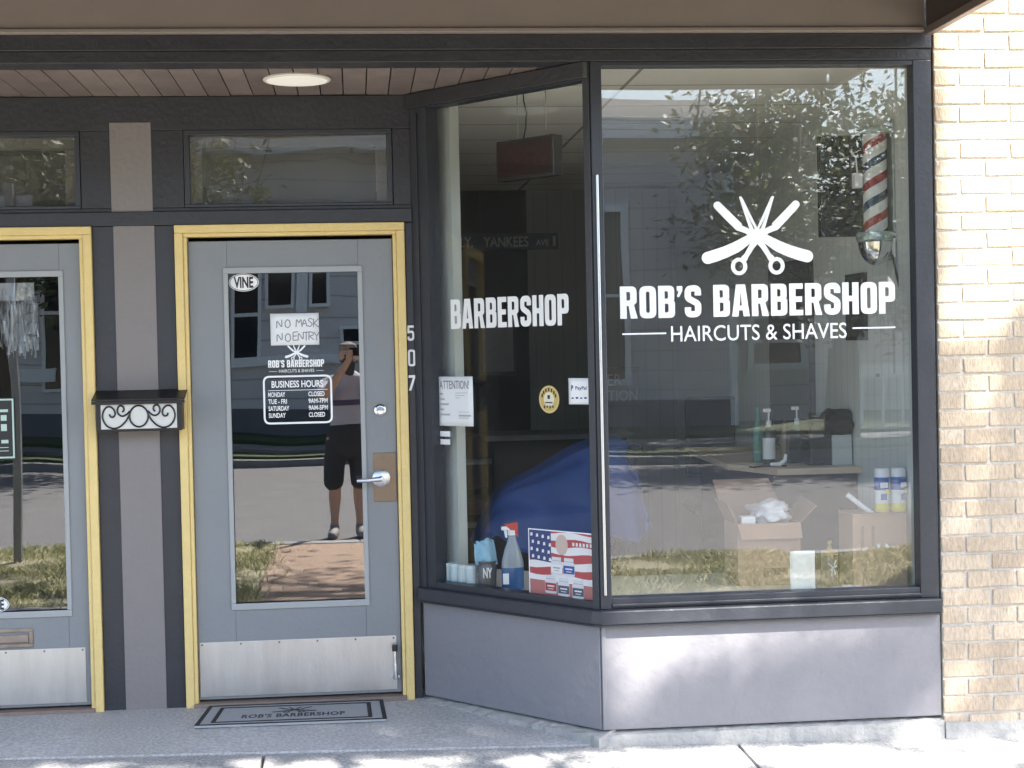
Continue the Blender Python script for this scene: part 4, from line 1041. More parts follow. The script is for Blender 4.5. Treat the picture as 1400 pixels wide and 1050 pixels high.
b = MB(); b.hexa([(x1-.003, y, zt), (x1+.003, y, zt), (x1+.003, y+.25, zt), (x1-.003, y+.25, zt), (x1+.07, y, zt+.07), (x1+.076, y, zt+.07), (x1+.076, y+.25, zt+.09), (x1+.07, y+.25, zt+.09)]); b.build('flap', M['card2'], o)
b = MB(); b.hexa([(x0-.003, y, zt), (x0+.003, y, zt), (x0+.003, y+.25, zt), (x0-.003, y+.25, zt), (x0-.045, y, zt+.09), (x0-.039, y, zt+.09), (x0-.039, y+.25, zt+.09), (x0-.045, y+.25, zt+.09)]); b.build('flap', M['card2'], o)
b = MB(); b.hexa([(x0, y-.004, zt-.002), (x1, y-.004, zt-.002), (x1, y+.002, zt), (x0, y+.002, zt), (x0+.01, y-.035, zt-.065), (x1, y-.035, zt-.065), (x1, y-.029, zt-.065), (x0+.01, y-.029, zt-.065)]); b.build('flap', M['card'], o)
b = MB(); b.fb(Frame((0, y), (1, 0), (0, -1)), x0+.11, x1-.06, .0002, .001, ZP+.035, ZP+.075); b.build('printed_panel', mat('card_print', (.25, .15, .10), .8, var=.1), o)
def blob(name, c, r, m, label, cat, seed, fl=1.0, amp=.35):
    bm = bmesh.new(); bmesh.ops.create_icosphere(bm, subdivisions=4, radius=1)
    for v in bm.verts:
        d = 1+amp*noise.noise(v.co*1.7+Vector((seed, 0, 0)))+.5*amp*noise.noise(v.co*4.3+Vector((0, seed, 0)))
        v.co = Vector((v.co.x*r[0], v.co.y*r[1], v.co.z*r[2]))*d
    me = bpy.data.meshes.new(name); bm.to_mesh(me); bm.free(); me.materials.append(m)
    for p_ in me.polygons: p_.use_smooth = True
    q = bpy.data.objects.new(name, me); COL.objects.link(q); q.location = c; return tag(q, label, cat)
plast = mat('white_plastic_bag', (.75, .76, .78), .35, var=.05)
blob('plastic_bag', PY(1050, 697, y+.12)+Vector((0, 0, -.01)), (.095, .09, .05), plast, 'crumpled white plastic bag lying in the open cardboard box', 'bag', 3, amp=.5)
b = MB(); c = PY(1021, 710, y+.05); b.box(c.x-.032, c.x+.032, c.y-.03, c.y+.03, c.z-.02, c.z+.014)
tag(b.build('carton', M['paper'], org=c, bevel=.004), 'small white carton beside the bag in the open box', 'carton')
y2 = .22
x0, x1, zt = px(1166, 735, y2), px(1240, 735, y2), pz(1200, 704, y2)
x1 = min(x1, IX1-.006)
o = cbox(x0, x1, y2, y2+.2, ZP, zt, 'cardboard box under the wipes tubs at the right end of the window')
b = MB(); 
for u in (1179, 1194):
    c = PY(u, 735, y2); b.box(c.x-.007, c.x+.007, y2-.001, y2-.0002, c.z-.05, c.z+.05)
b.build('slot', M['card2'], o)
b = MB()
for u in (1201, 1212):
    c = PY(u, 746, y2); b.lathe([(.009, 0), (.008, .004), (0, .006)], c+Vector((0, -.0002, 0)), 14, 'y')
b.build('plug', M['white'], o, smooth=True)
b = MB(); b.box(x0, x1, y2, y2+.2, zt+.0005, zt+.006); b.build('lid', M['card'], o)
zt += .0062
wc = [mat('wipes_tub', (.68, .74, .76), .35, var=.04), mat('wipes_blue', (.03, .13, .42), .4, var=.05), mat('wipes_yellow', (.75, .66, .08), .4, var=.05), M['white']]
for i, u in enumerate((1206, 1228)):
    c = PY(u, 690, y2+.07); c.z = zt; r = .0315; h = pz(1210, 640, y2+.07)-zt
    if i == 0:
        w0 = thing('wipes_tub', c, 'x', 'wipes tub'); b = MB()
        b.lathe([(r, 0), (r, h*.2)], c, 22, mi=2); b.lathe([(r*1.004, h*.2), (r*1.004, h*.5)], c, 22, mi=0)
        b.lathe([(r*1.006, h*.5), (r*1.006, h*.8)], c, 22, mi=1); b.build('tub', wc, w0, smooth=True)
        b = MB(); b.lathe([(r*1.04, h*.8), (r*1.04, h*.96), (r*.9, h)], c, 22); b.build('lid', M['white'], w0, smooth=True)
        b = MB(); F_ = Frame((c.x, c.y-r-.0015), (1, 0), (0, -1)); b.fb(F_, -.016, .012, 0, .001, c.z+h*.28, c.z+h*.42, 1); b.fb(F_, -.018, .016, 0, .001, c.z+h*.56, c.z+h*.68, 3); b.fb(F_, .006, .02, 0, .001, c.z+h*.43, c.z+h*.52, 2); b.build('label_print', wc, w0)
        kids = list(w0.children); w = w0
    else:
        w = w0.copy(); COL.objects.link(w); w.location = c; w.rotation_euler.z = .5
        for k_ in kids:
            q = k_.copy(); COL.objects.link(q); q.parent = w
    tag(w, ['wipes tub with blue and yellow label, nearer the grey dustpan handle', 'wipes tub with blue and yellow label, nearer the window frame'][i], 'wipes tub', 'wipes tubs on the cardboard box')
# white tube leaning on the box, crumpled paper, sheet, dustpan like bag, cord
b = MB(); b.tube([PY(1158, 676, .3), PY(1197, 706, .27)], .011, 12)
tag(b.build('paper_tube', M['paper'], smooth=True, org=PY(1197, 706, .27)), 'white tube leaning diagonally behind the cardboard box', 'tube')
y = .2; F_ = Frame((0, y), (1, 0), (0, -1)); sheet('paper_scrap', F_, px(1079, 765, y), px(1113, 765, y), ZP+.003, pz(1090, 753, y), 0, 'small crumpled white paper standing on the window ledge', 'paper', curl=.012)
c = PY(1170, 775, .25); c.z = ZP+.004
blob('paper_scrap', c, (.09, .05, .012), M['paper'], 'flattened white paper lying before the right cardboard box', 'paper', 8, amp=.4)
c = PY(1134, 740, .35); c.z = ZP
o = thing('dispenser_jar', c, 'dark jar with amber lid and white lettering between the boxes', 'jar')
b = MB(); b.lathe([(.036, 0), (.04, .01), (.04, .125), (.034, .135)], c, 22); b.build('jar', mat('brown_jar', (.12, .09, .08), .25, var=.2), o, smooth=True)
b = MB(); b.lathe([(.037, .1352), (.038, .15), (.012, .155), (.008, .175), (.011, .18), (.009, .195)], c, 22); b.build('lid', mat('amber_lid', (.45, .30, .06), .4, var=.1), o, smooth=True)
b = MB(); F2 = Frame((c.x, c.y-.0412), (1, 0), (0, -1)); b.tube([F2.p(-.018, 0, ZP+.10), F2.p(.0, 0, ZP+.085), F2.p(-.006, 0, ZP+.045)], .003, 6); b.tube([F2.p(.014, 0, ZP+.115), F2.p(.004, 0, ZP+.08), F2.p(.012, 0, ZP+.055)], .003, 6); b.tube([F2.p(-.014, 0, ZP+.07), F2.p(.018, 0, ZP+.09)], .003, 6); b.build('emblem', M['white'], o)
# barber pole
def pole():
    y = .42; c = PY(1196.5, 260, y); x = c.x
    zt, zb = pz(1197, 183, y), pz(1197, 318, y)
    o = thing('barber_pole', (x, y, zb), 'red white and blue striped barber pole on a chrome bracket in the window', 'barber pole')
    b = MB(); b.lathe([(.052, zb), (.052, zt)], (x, y, 0), 32)
    b.build('striped_cylinder', M['pole'], o, smooth=True, org=(x, y, zb))
    cap = mat('pole_cap', (.42, .50, .47), .25, .5, var=.1)
    b = MB(); b.lathe([(.06, zt-.004), (.078, zt), (.084, zt+.012), (.08, zt+.022), (.055, zt+.03), (.0, zt+.032)], (x, y, 0), 32); b.build('top_cap', cap, o, smooth=True)
    b = MB(); b.lathe([(.06, zb+.003), (.082, zb), (.086, zb-.014), (.084, zb-.034), (.074, zb-.042)], (x, y, 0), 32); b.build('collar', cap, o, smooth=True)
    b = MB(); b.lathe([(.078, zb-.0425)]+[(.076*math.cos(t*math.pi/20), zb-.0425-.10*math.sin(t*math.pi/20)) for t in range(1, 10)]+[(0, zb-.143)], (x, y, 0), 32); b.build('globe', M['chrome'], o, smooth=True)
    b = MB()
    for z in (zt+.008, zb-.02): b.box(x+.07, IX1-.012, y-.02, y+.02, z-.014, z+.014)
    b.box(IX1-.0118, IX1-.0005, y-.045, y+.045, zb-.12, zt+.06); b.build('wall_bracket', mat('bracket_grey', (.45, .48, .47), .35, .4, var=.1), o, bevel=.004)
    b = MB(); b.box(IX1-.02, IX1-.0119, y-.07, y-.045, zb-.11, zb-.03); b.box(IX1-.024, IX1-.0201, y-.064, y-.052, zb-.085, zb-.055); b.build('switch', M['white'], o, bevel=.002)
    b = MB(); b.tube([(x-.075, y, zb-.0), (x-.055, y-.01, zb+.02)], .001, 4)
    s = MB(); q = PY(1172, 247, y); s.box(q.x-.018, q.x+.018, y-.02, y+.02, q.z-.032, q.z+.032)
    q2 = [PY(1172, 236, y), PY(1170, 215, y), PY(1162, 206, y)]; s.tube(q2, .004, 6)
    tag(s.build('timer_plug', M['white'], org=q, bevel=.003), 'small white plug box hanging left of the barber pole', 'plug')
    s = MB(); s.tube([(IX1-.025, y-.06, zb-.1), PY(1231, 400, .36), PY(1232, 430, .36), PY(1230, 470, .36)], .005, 6); s.build('cord', M['blackp'], o)
pole()
def tv():
    y = .62; x0, x1 = px(1121, 250, y), IX1-.012; z0, z1 = pz(1121, 324, y), pz(1125, 185, y)
    o = thing('television', ((x0+x1)/2, y, z0), 'black television on the wall behind the barber pole', 'television')
    b = MB(); b.box(x0, x1, y, y+.045, z0, z1); b.build('screen', mat('tv_black', (.02, .02, .022), .2, var=.1), o, bevel=.006)
    b = MB(); b.box(x1-.2, x1+.01, y+.046, y+.12, (z0+z1)/2-.05, (z0+z1)/2+.05); b.build('mount', M['black'], o)
tv()
# barber station: chamfered wooden counter, dark cupboard under it
def station():
    zc = pz(1080, 641, .9)
    o = thing('barber_station', (2.0, 1.3, 0), 'wooden barber counter with chamfered corner along the panelled wall', 'counter')
    pts = [(px(1062, 640, .9), .9), (IX1-.002, .9), (IX1-.002, 2.6), (1.85, 2.6), (px(992, 616, 1.35), 1.35)]
    b = MB(); b.prism(pts, zc-.03, zc); b.build('counter_top', M['wood'], o, bevel=.004)
    b = MB(); b.prism([(1.93, .97), (IX1-.003, .97), (IX1-.003, 2.58), (1.93, 2.58)], 0, zc-.031); b.build('cupboard', M['dark'], o)
    return zc
ZC = station()
def bottle(u0, u1, vb, vt, y, m, label, kind, cat='bottle'):
    x = px((u0+u1)/2, vb, y); r = (px(u1, vb, y)-px(u0, vb, y))/2; h = pz(u0, vt, y)-ZC; c = Vector((x, y, ZC))
    o = thing('bottle', c, label, cat, 'bottles on the barber counter')
    b = MB()
    if kind == 'pump':
        b.lathe([(r*.95, 0), (r, .005), (r, h*.55), (r*.8, h*.62), (r*.35, h*.68)], c, 20); b.build('bottle_body', m, o, smooth=True)
        b = MB(); b.lathe([(r*1.01, h*.1), (r*1.01, h*.48)], c, 20); b.build('label', M['paper'], o, smooth=True)
        b = MB(); b.lathe([(r*.42, h*.681), (r*.42, h*.78), (r*.14, h*.79), (r*.14, h*.94)], c, 14); b.box(c.x-r*.9, c.x+r*.35, y-.006, y+.006, ZC+h*.941, ZC+h); b.build('pump', M['white'], o)
    else:
        b.lathe([(r*.95, 0), (r, .006), (r, h*.55), (r*.55, h*.7), (r*.3, h*.82)], c, 20); b.build('bottle_body', m, o, smooth=True)
        b = MB(); b.lathe([(r*.34, h*.821), (r*.3, h)], c, 14); b.build('cap', M['blackp'] if kind == 'cap' else m, o, smooth=True)
bottle(1029, 1044, 617, 558, 1.35, M['green_b'], 'tall green bottle, leftmost on the barber counter', 'slim')
bottle(1043, 1060, 615, 559, 1.2, mat('black_bottle', (.02, .02, .022), .3, var=.1), 'black pump bottle with white label on the barber counter', 'pump')
bottle(1050, 1060, 606, 551, 1.5, M['dwood'], 'dark thin bottle behind the black pump bottle', 'cap')
bottle(1066, 1079, 612, 572, 1.25, mat('tan_bottle', (.30, .24, .15), .4, var=.1), 'short tan bottle between the pump bottles', 'cap')
bottle(1082, 1098, 612, 556, 1.3, mat('teal_bottle', (.04, .22, .25), .25, var=.1), 'teal pump bottle next to the dark bag', 'pump')
c = Vector((px(1121, 610, 1.12), 1.12, ZC+.075))
o = thing('equipment_case', c-Vector((0, 0, .075)), 'black clipper case on the barber counter', 'case')
b = MB(); b.box(c.x-.075, c.x+.075, c.y-.09, c.y+.09, ZC+.001, pz(1121, 572, 1.1)); b.build('case', M['blackp'], o, bevel=.012)
b = MB(); zt = pz(1121, 572, 1.1); b.tube([(c.x-.06, c.y-.02, zt+.006), (c.x+.0, c.y-.03, zt+.009), (c.x+.05, c.y-.02, zt+.006)], .007, 8); b.build('clipper', M['chrome'], o, smooth=True)
y = 1.02; x0, x1 = px(1138, 610, y), min(IX1-.01, px(1192, 610, y))
o = thing('storage_carton', ((x0+x1)/2, y, ZC), 'white carton under a black bag on the barber counter', 'carton')
b = MB(); zt = pz(1160, 594, y); b.box(x0, x1, y, y+.16, ZC+.001, zt); b.build('carton', mat('pale_carton', (.55, .60, .58), .6, var=.05), o, bevel=.003)
blob('black_bag', Vector(((x0+x1)/2-.01, y+.06, zt+.055)), (.10, .10, .062), mat('black_bag', (.02, .02, .022), .7, var=.2), 'black cloth bag slumped on the white carton', 'bag', 12, amp=.3)
b = MB(); c = Vector((px(1066, 612, 1.0), 1.0, ZC)); b.tube([c+Vector((-.04, .02, .014)), c+Vector((.0, .0, .016)), c+Vector((.022, -.01, .035)), c+Vector((.026, -.012, .062))], [.008, .011, .010, .007], 10)
tag(b.build('hair_clipper', M['white'], smooth=True, org=c), 'small white hair clipper lying before the bottles on the wooden counter', 'clipper')
b = MB(); zc = ZC+.005; pts = [(1075, 612, 1.02), (1060, 0, 1.06), (1040, 0, 1.03), (1030, 0, .98)]
b.tube([Vector((px(u, 612, y_), y_, zc)) for (u, _, y_) in pts]+[Vector((px(1030, 612, .98)-.01, 1.02, zc))], .004, 6)
tag(b.build('clipper_cord', M['blackp']), 'black clipper cord curling over the wooden counter', 'cord')
b = MB(); c = Vector((px(1092, 612, 1.18), 1.18, ZC)); b.box(c.x-.05, c.x+.05, 1.2, 1.26, ZC+.001, ZC+.16); o = b.build('tool_holder', M['blackp'], org=c, bevel=.01); tag(o, 'black tool holder standing behind the teal pump bottle', 'tool holder')
# wall items
def wallframe(nm, ya, yb, z0, z1, label, cat, inner):
    o = thing(nm, (IX1, (ya+yb)/2, z0), label, cat); b = MB(); t = .018
    for (a, c_, d, e) in ((ya, yb, z1-t, z1), (ya, yb, z0, z0+t), (ya, ya+t, z0+t, z1-t), (yb-t, yb, z0+t, z1-t)): b.box(IX1-.022, IX1-.0006, a, c_, d, e)
    b.build('frame', M['black'], o); b = MB(); b.box(IX1-.01, IX1-.0007, ya+t, yb-t, z0+t, z1-t); b.build('glass', inner, o)
wallframe('wall_mirror', .78, 1.05, 1.55, 1.86, 'small black framed mirror on the white panelled wall', 'mirror', mat('mirror', (.45, .47, .47), .05, 1, var=0))
b = MB(); b.box(IX1-.03, IX1-.0005, 1.64, 2.45, ZC+.02, 1.98); o = b.build('tall_cabinet', mat('black_cabinet', (.022, .02, .02), .4, var=.2), bevel=.004); tag(o, 'black tall panel standing above the barber counter against the wall', 'cabinet')
F_ = Frame((IX1, 0), (0, 1), (-1, 0)); sheet('wall_note', F_, .30, .42, 1.40, 1.60, .001, 'pale note pinned on the white wall beside the window', 'note', curl=.004)
# street name sign on the back
def street_sign():
    Y = IY-.02; x0, x1 = px(617, 330, Y), px(763, 330, Y); z0, z1 = pz(700, 342, Y), pz(700, 319, Y)
    o = thing('street_name_sign', ((x0+x1)/2, Y, z0), 'dark street name sign reading N.Y. YANKEES AVE on the back wall', 'sign')
    F_ = Frame((0, Y), (1, 0), (0, -1)); b = MB(); b.fb(F_, x0, x1, 0, .006, z0, z1); b.build('plate', mat('sign_navy', (.02, .022, .035), .4, var=.1), o, bevel=.002)
    b = MB(); h = z1-z0; w = x1-x0; b.flat(font_mesh('N.Y.', .01), F_, x0+w*.03, z0+h*.2, w*.17, h*.6, .0065); b.flat(font_mesh('YANKEES', .01), F_, x0+w*.30, z0+h*.2, w*.42, h*.6, .0065); b.flat(font_mesh('AVE', .01), F_, x0+w*.79, z0+h*.25, w*.12, h*.35, .0065)
    b.fb(F_, x0+w*.95, x0+w*.975, .006, .0065, z0+h*.2, z0+h*.8)
    b.build('lettering', mat('sign_letters', (.5, .5, .47), .5, var=.05), o)
street_sign()
# partly hidden wall sign: two lines of letters
Y = 3.6; F_ = Frame((0, Y), (1, 0), (0, -1)); x0 = px(831, 530, Y); 
o = thing('wall_sign', (x0+.1, Y, 1.2), 'dim brown sign with two lines of letters seen past the corner post', 'sign')
b = MB(); b.fb(F_, x0-.02, px(874, 530, Y), -.012, 0, pz(850, 556, Y), pz(850, 502, Y)); b.build('board', M['dwood'], o)
b = MB(); b.flat(font_mesh('ER', .01), F_, x0, pz(850, 527, Y), px(850, 520, Y)-x0, pz(850, 511, Y)-pz(850, 527, Y), .001); b.flat(font_mesh('TION', .01), F_, x0, pz(850, 548, Y), px(871, 520, Y)-x0, pz(850, 533, Y)-pz(850, 548, Y), .001); b.build('lettering', mat('dim_letters', (.30, .28, .25), .5, var=.1), o)
# far counter with mirror station at the back
o = thing('back_counter', (1.6, 4.4, 0), 'long dark counter along the back of the shop', 'counter')
b = MB(); b.box(.9, 1.80, 4.3, 4.9, 0, .93); b.build('cupboard', M['dark'], o); b = MB(); b.box(.85, 1.85, 4.25, 4.92, .931, .965); b.build('counter_top', mat('grey_top', (.22, .22, .23), .4, var=.1), o)
o = thing('office_chair', (1.75, 3.3, 0), 'black high backed chair standing in the middle of the shop', 'chair')
cx = px(980, 560, 3.3); b = MB(); b.box(cx-.17, cx+.17, 3.42, 3.47, .72, 1.22); b.build('backrest', M['blackp'], o, bevel=.03)
b = MB(); b.box(cx-.2, cx+.2, 3.05, 3.42, .52, .60); b.build('seat', M['blackp'], o, bevel=.03)
b = MB(); b.tube([(cx, 3.25, .06), (cx, 3.25, .52)], .03, 10); b.build('column', M['chrome'], o)
b = MB()
for k in range(5): b.tube([(cx, 3.25, .07), (cx+.25*math.cos(k*1.2566), 3.25+.25*math.sin(k*1.2566), .03)], .018, 8)
b.build('foot', M['blackp'], o)
for i, (x, z0, z1, w) in enumerate(((1.02, 1.35, 1.75, .28), (.55, 1.15, 1.5, .3))):
    o = thing('picture_frame', (x, IY-.03, z0), ['small framed picture on the back wall right of the street sign', 'small framed picture low on the dark back wall'][i], 'picture')
    F_ = Frame((x, IY-.005), (1, 0), (0, -1)); b = MB(); b.fb(F_, -w/2, w/2, 0, .02, z0, z1); b.build('frame', M['black'], o, bevel=.003); b = MB(); b.fb(F_, -w/2+.03, w/2-.03, .0201, .022, z0+.03, z1-.03); b.build('print', mat('faded_print', (.16, .15, .14), .3, var=.3, vs=15), o)
# shelf and red waiting bench far left
o = thing('waiting_bench', (.55, 4.5, 0), 'dark red waiting bench with pale rails at the back left', 'bench')
xa, xb = px(625, 660, 4.5), px(705, 660, 4.5); b = MB(); b.box(xa, xb, 4.5, 4.9, .42, .52); b.build('seat', mat('dark_red_vinyl', (.11, .018, .02), .4, var=.1), o, bevel=.02)
b = MB(); b.box(xa, xb, 4.86, 4.92, .56, .95); b.build('backrest', mat('dark_red_back', (.09, .015, .018), .4, var=.1), o, bevel=.02)
for z in (.37, .80): 
    b = MB(); b.box(xa, xb, 4.455, 4.495, z-.035, z); b.build('rail', mat('pale_rail', (.30, .29, .27), .5, var=.1), o)
b = MB()
for x in (xa+.05, xb-.05): b.box(x-.02, x+.02, 4.52, 4.56, 0, .335); b.box(x-.02, x+.02, 4.84, 4.858, 0, .95)
b.build('leg', M['black'], o)
# barber chair under a blue cape
def chair():
    Y = 2.3
    o = thing('barber_chair', (px(800, 700, Y), Y, 0), 'barber chair hidden beneath a big blue cape', 'barber chair')
    xs, zs = px(760, 700, Y), .62
    b = MB(); b.box(xs-.22, xs+.30, Y-.22, Y+.26, .46, .60); b.build('seat', M['blackp'], o, bevel=.03)
    b = MB(); b.hexa([(xs+.22, Y-.22, .6), (xs+.32, Y-.22, .6), (xs+.32, Y+.26, .6), (xs+.22, Y+.26, .6), (xs+.38, Y-.2, 1.02), (xs+.46, Y-.2, 1.02), (xs+.46, Y+.24, 1.02), (xs+.38, Y+.24, 1.02)]); b.build('backrest', M['blackp'], o, bevel=.03)
    b = MB(); b.lathe([(.30, 0), (.30, .02), (.08, .06), (.07, .46)], (xs, Y, 0), 24); b.build('pedestal', M['chrome'], o, smooth=True)
    b = MB(); b.box(xs-.52, xs-.40, Y-.18, Y+.2, .2, .24); b.build('footrest', M['chrome'], o, bevel=.01)
    for s in (-.26, .24):
        b = MB(); b.box(xs-.12, xs+.24, Y+s*.75, Y+s*.75+.05, .60, .65); b.build('armrest', M['blackp'], o, bevel=.015)
    # cape
    prof = [(648, 742), (657, 722), (668, 690), (682, 668), (705, 655), (735, 643), (765, 622), (795, 606), (820, 598), (842, 596), (856, 606), (864, 630), (870, 660), (873, 690)]
    b = MB(); nn_ = 22; vs = []
    for i, (u, v) in enumerate(prof):
        x, zt = px(u, v, Y), pz(u, v, Y); zb = max(.40, .52+.05*math.sin(i*1.1)); zb = min(zb, zt-.04)
        for j in range(nn_+1):
            t = j/nn_*2-1; hw = .30*(1-.12*abs(i-7)/7)
            yy = Y+math.copysign(abs(t)**.62, t)*hw*(1+.12*math.sin(i*1.9+j*.9))
            sag = abs(t)**3.2
            vs.append((x+.02*math.sin(j*1.3+i)*abs(t), yy, zt+(zb-zt)*sag+.016*math.sin(j*2.1+i*.8)+.010*math.sin(j*4.3-i*1.7)))
    b.add(vs, [(i*(nn_+1)+j, i*(nn_+1)+j+1, (i+1)*(nn_+1)+j+1, (i+1)*(nn_+1)+j) for i in range(len(prof)-1) for j in range(nn_)])
    q = b.build('barber_cape', M['blue'], smooth=True, org=(px(800, 700, Y), Y, .5), angle=0)
    s = q.modifiers.new('sub', 'SUBSURF'); s.levels = s.render_levels = 2
    q.modifiers.new('thick', 'SOLIDIFY').thickness = .003
    tag(q, 'deep blue barber cape draped over the chair behind the corner post', 'cape')
chair()

# ================================================================ THE PHOTOGRAPHER (seen in the door glass)
def remesh_obj(name, parts, m, parent, vox=.009, sm=6, org=None):
    """parts: list of (points, radii[, flatten]) tapered limbs, fused to one surface"""
    b = MB()
    for pr in parts:
        pts, rs = pr[0], pr[1]; sc = pr[2] if len(pr) > 2 else None
        P = [Vector(p) for p in pts]
        # rounded ends
        d0 = (P[0]-P[1]).normalized(); d1 = (P[-1]-P[-2]).normalized()
        PP, RR = [], []
        for k in (.98, .8, .45): PP.append(P[0]+d0*rs[0]*k); RR.append(rs[0]*math.sqrt(1-k*k))
        for i in range(len(P)-1):
            n = 4
            for k in range(n): PP.append(P[i].lerp(P[i+1], k/n)); RR.append(rs[i]+(rs[i+1]-rs[i])*k/n)
        PP.append(P[-1]); RR.append(rs[-1])
        for k in (.45, .8, .98): PP.append(P[-1]+d1*rs[-1]*k); RR.append(rs[-1]*math.sqrt(1-k*k))
        t = MB(); t.tube(PP, RR, 14)
        if sc:
            c = sum(P, Vector())/len(P); t.v = [Vector((c.x+(v.x-c.x)*sc[0], c.y+(v.y-c.y)*sc[1], v.z)) for v in t.v]
        b.add(t.v, t.f)
    o = b.build(name, m, parent, smooth=True, angle=0)
    r = o.modifiers.new('fuse', 'REMESH'); r.mode = 'VOXEL'; r.voxel_size = vox; r.use_smooth_shade = True
    s = o.modifiers.new('relax', 'SMOOTH'); s.iterations = sm; s.factor = .5
    return o
def shirt_mat():
    m = mat('polo_shirt', (.50, .48, .56), .8, var=.08, vs=10, bump=.5, bs=14); nt = m.node_tree; b = nt.nodes['Principled BSDF']; L = nt.links.new
    tc = N(nt, 'ShaderNodeTexCoord'); sx = N(nt, 'ShaderNodeSeparateXYZ'); L(tc.outputs['Object'], sx.inputs[0])
    r = ramp(nt, [(0, (0, 0, 0)), (.4715, (1, 1, 1)), (.49, (0, 0, 0))]); r.color_ramp.interpolation = 'CONSTANT'
    mp = N(nt, 'ShaderNodeMapRange'); mp.inputs[2].default_value = 2.6; L(sx.outputs[2], mp.inputs[0]); L(mp.outputs[0], r.inputs[0])
    old = b.inputs['Base Color'].links[0].from_socket; mx = N(nt, 'ShaderNodeMix', data_type='RGBA'); L(r.outputs[0], mx.inputs[0]); L(old, mx.inputs[6]); mx.inputs[7].default_value = (.10, .08, .17, 1); L(mx.outputs[2], b.inputs['Base Color'])
    return m
SHIRT = shirt_mat()
def person():
    G = -.17; X, Y = -.105, -6.80
    p = thing('person', (X, Y, G), 'person in lavender shirt and black shorts photographing the shop, reflected in the door', 'person')
    V = lambda x, y, z: Vector((X+x, Y+y, G+z))
    hd = V(.015, .03, 1.668)
    body = []
    body.append(([hd+Vector((0, -.012, .035)), hd+Vector((0, .006, -.035))], [.083, .070]))            # skull to jaw
    body.append(([hd+Vector((0, .035, -.04)), hd+Vector((0, .048, -.082))], [.052, .038]))             # jaw, chin
    body.append(([hd+Vector((0, .078, .012)), hd+Vector((0, .090, -.022))], [.009, .014]))              # nose
    for s in (-1, 1): body.append(([hd+Vector((s*.079, -.008, .012)), hd+Vector((s*.077, -.002, -.028))], [.015, .011]))
    body.append(([V(.005, .0, 1.57), V(0, -.02, 1.44)], [.056, .066]))                                  # neck
    body.append(([V(0, -.01, 1.42), V(0, 0, 1.25), V(0, .0, 1.08), V(0, -.005, .95)], [.115, .135, .125, .135], (1.22, .85)))
    sh = {-1: V(-.185, -.005, 1.405), 1: V(.185, -.005, 1.405)}
    el = {-1: V(-.215, .20, 1.31), 1: V(.235, .20, 1.30)}
    wr = {-1: Vector((-.088, -6.475, 1.475)), 1: Vector((.092, -6.475, 1.475))}
    for s in (-1, 1):
        body.append(([V(s*.10, -.01, 1.43), sh[s]], [.07, .062])); body.append(([sh[s], sh[s].lerp(el[s], .5), el[s]], [.058, .05, .040]))
        m_ = el[s].lerp(wr[s], .35); body.append(([el[s], m_, wr[s]], [.040, .040, .026]))
        pal = Vector((s*.083, -6.445, 1.525)); body.append(([wr[s], wr[s].lerp(pal, .5), pal], [.025, .030, .028]))
        for k, (dz_, ln) in enumerate(((-.026, .055), (-.008, .066), (.010, .068), (.028, .060))):       # fingers curl behind the phone
            a = pal+Vector((0, .004, dz_)); body.append(([a, a+Vector((-s*.006, .034, .004)), Vector((s*(.074-.002*k), -6.405, 1.528+dz_*1.05)), Vector((s*(.080-ln*.42), -6.4075, 1.529+dz_))], [.0105, .0095, .0085, .0075]))
        a = pal+Vector((-s*.004, -.006, .012)); body.append(([a, a+Vector((-s*.022, -.014, .022)), Vector((s*.052, -6.440, 1.565))], [.012, .0105, .009]))
        hp, kn, an = V(s*.095, 0, .93), V(s*.105, .02, .50), V(s*.115, -.015, .09)
        body.append(([hp, hp.lerp(kn, .5), kn], [.092, .078, .056])); cf = kn.lerp(an, .3)+Vector((0, -.018, 0)); body.append(([kn, cf, kn.lerp(an, .7), an], [.055, .058, .040, .034]))
        body.append(([an, V(s*.12, .03, .045), V(s*.135, .15, .03)], [.036, .038, .028]))
    remesh_obj('body', body, M['skin'], p, .0075, 3)
    # hair, eyes, mask
    remesh_obj('hair', [([hd+Vector((0, -.022, .055)), hd+Vector((0, -.045, -.02))], [.088, .076]), ([hd+Vector((-.05, .02, .095)), hd+Vector((.05, .02, .095))], [.032, .032])], M['hair'], p, .008, 2)
    e = MB()
    for s in (-1, 1): e.lathe([(.001, -.012), (.0105, -.006), (.012, 0), (.0105, .006), (.001, .012)], hd+Vector((s*.032, .066, .012)), 12)
    e.build('eyes', mat('eye', (.05, .04, .035), .2, var=0), p, smooth=True)
    remesh_obj('face_mask', [([hd+Vector((0, .043, -.052)), hd+Vector((0, .052, -.09)), hd+Vector((0, .025, -.135))], [.066, .054, .046]), ([hd+Vector((-.070, .012, -.040)), hd+Vector((.070, .012, -.040))], [.014, .014])], mat('bandana', (.05, .05, .055), .8, var=.5, vs=60), p, .007, 3)
    cl = [([V(0, -.01, 1.44), V(0, 0, 1.25), V(0, .0, 1.08), V(0, -.005, .96)], [.118, .136, .130, .138], (1.22, .92))]
    for s in (-1, 1): cl += [([V(s*.08, -.01, 1.44), sh[s]], [.082, .076]), ([sh[s], sh[s].lerp(el[s], .72)], [.074, .066])]
    remesh_obj('shirt', cl, SHIRT, p, .009, 3)
    so = [([V(0, -.005, .985), V(0, -.005, .87)], [.150, .152], (1.22, .95))]
    for s in (-1, 1): so.append(([V(s*.09, 0, .90), V(s*.112, .015, .66), V(s*.118, .02, .53)], [.102, .094, .090]))
    remesh_obj('shorts', so, M['shorts'], p, .009, 2)
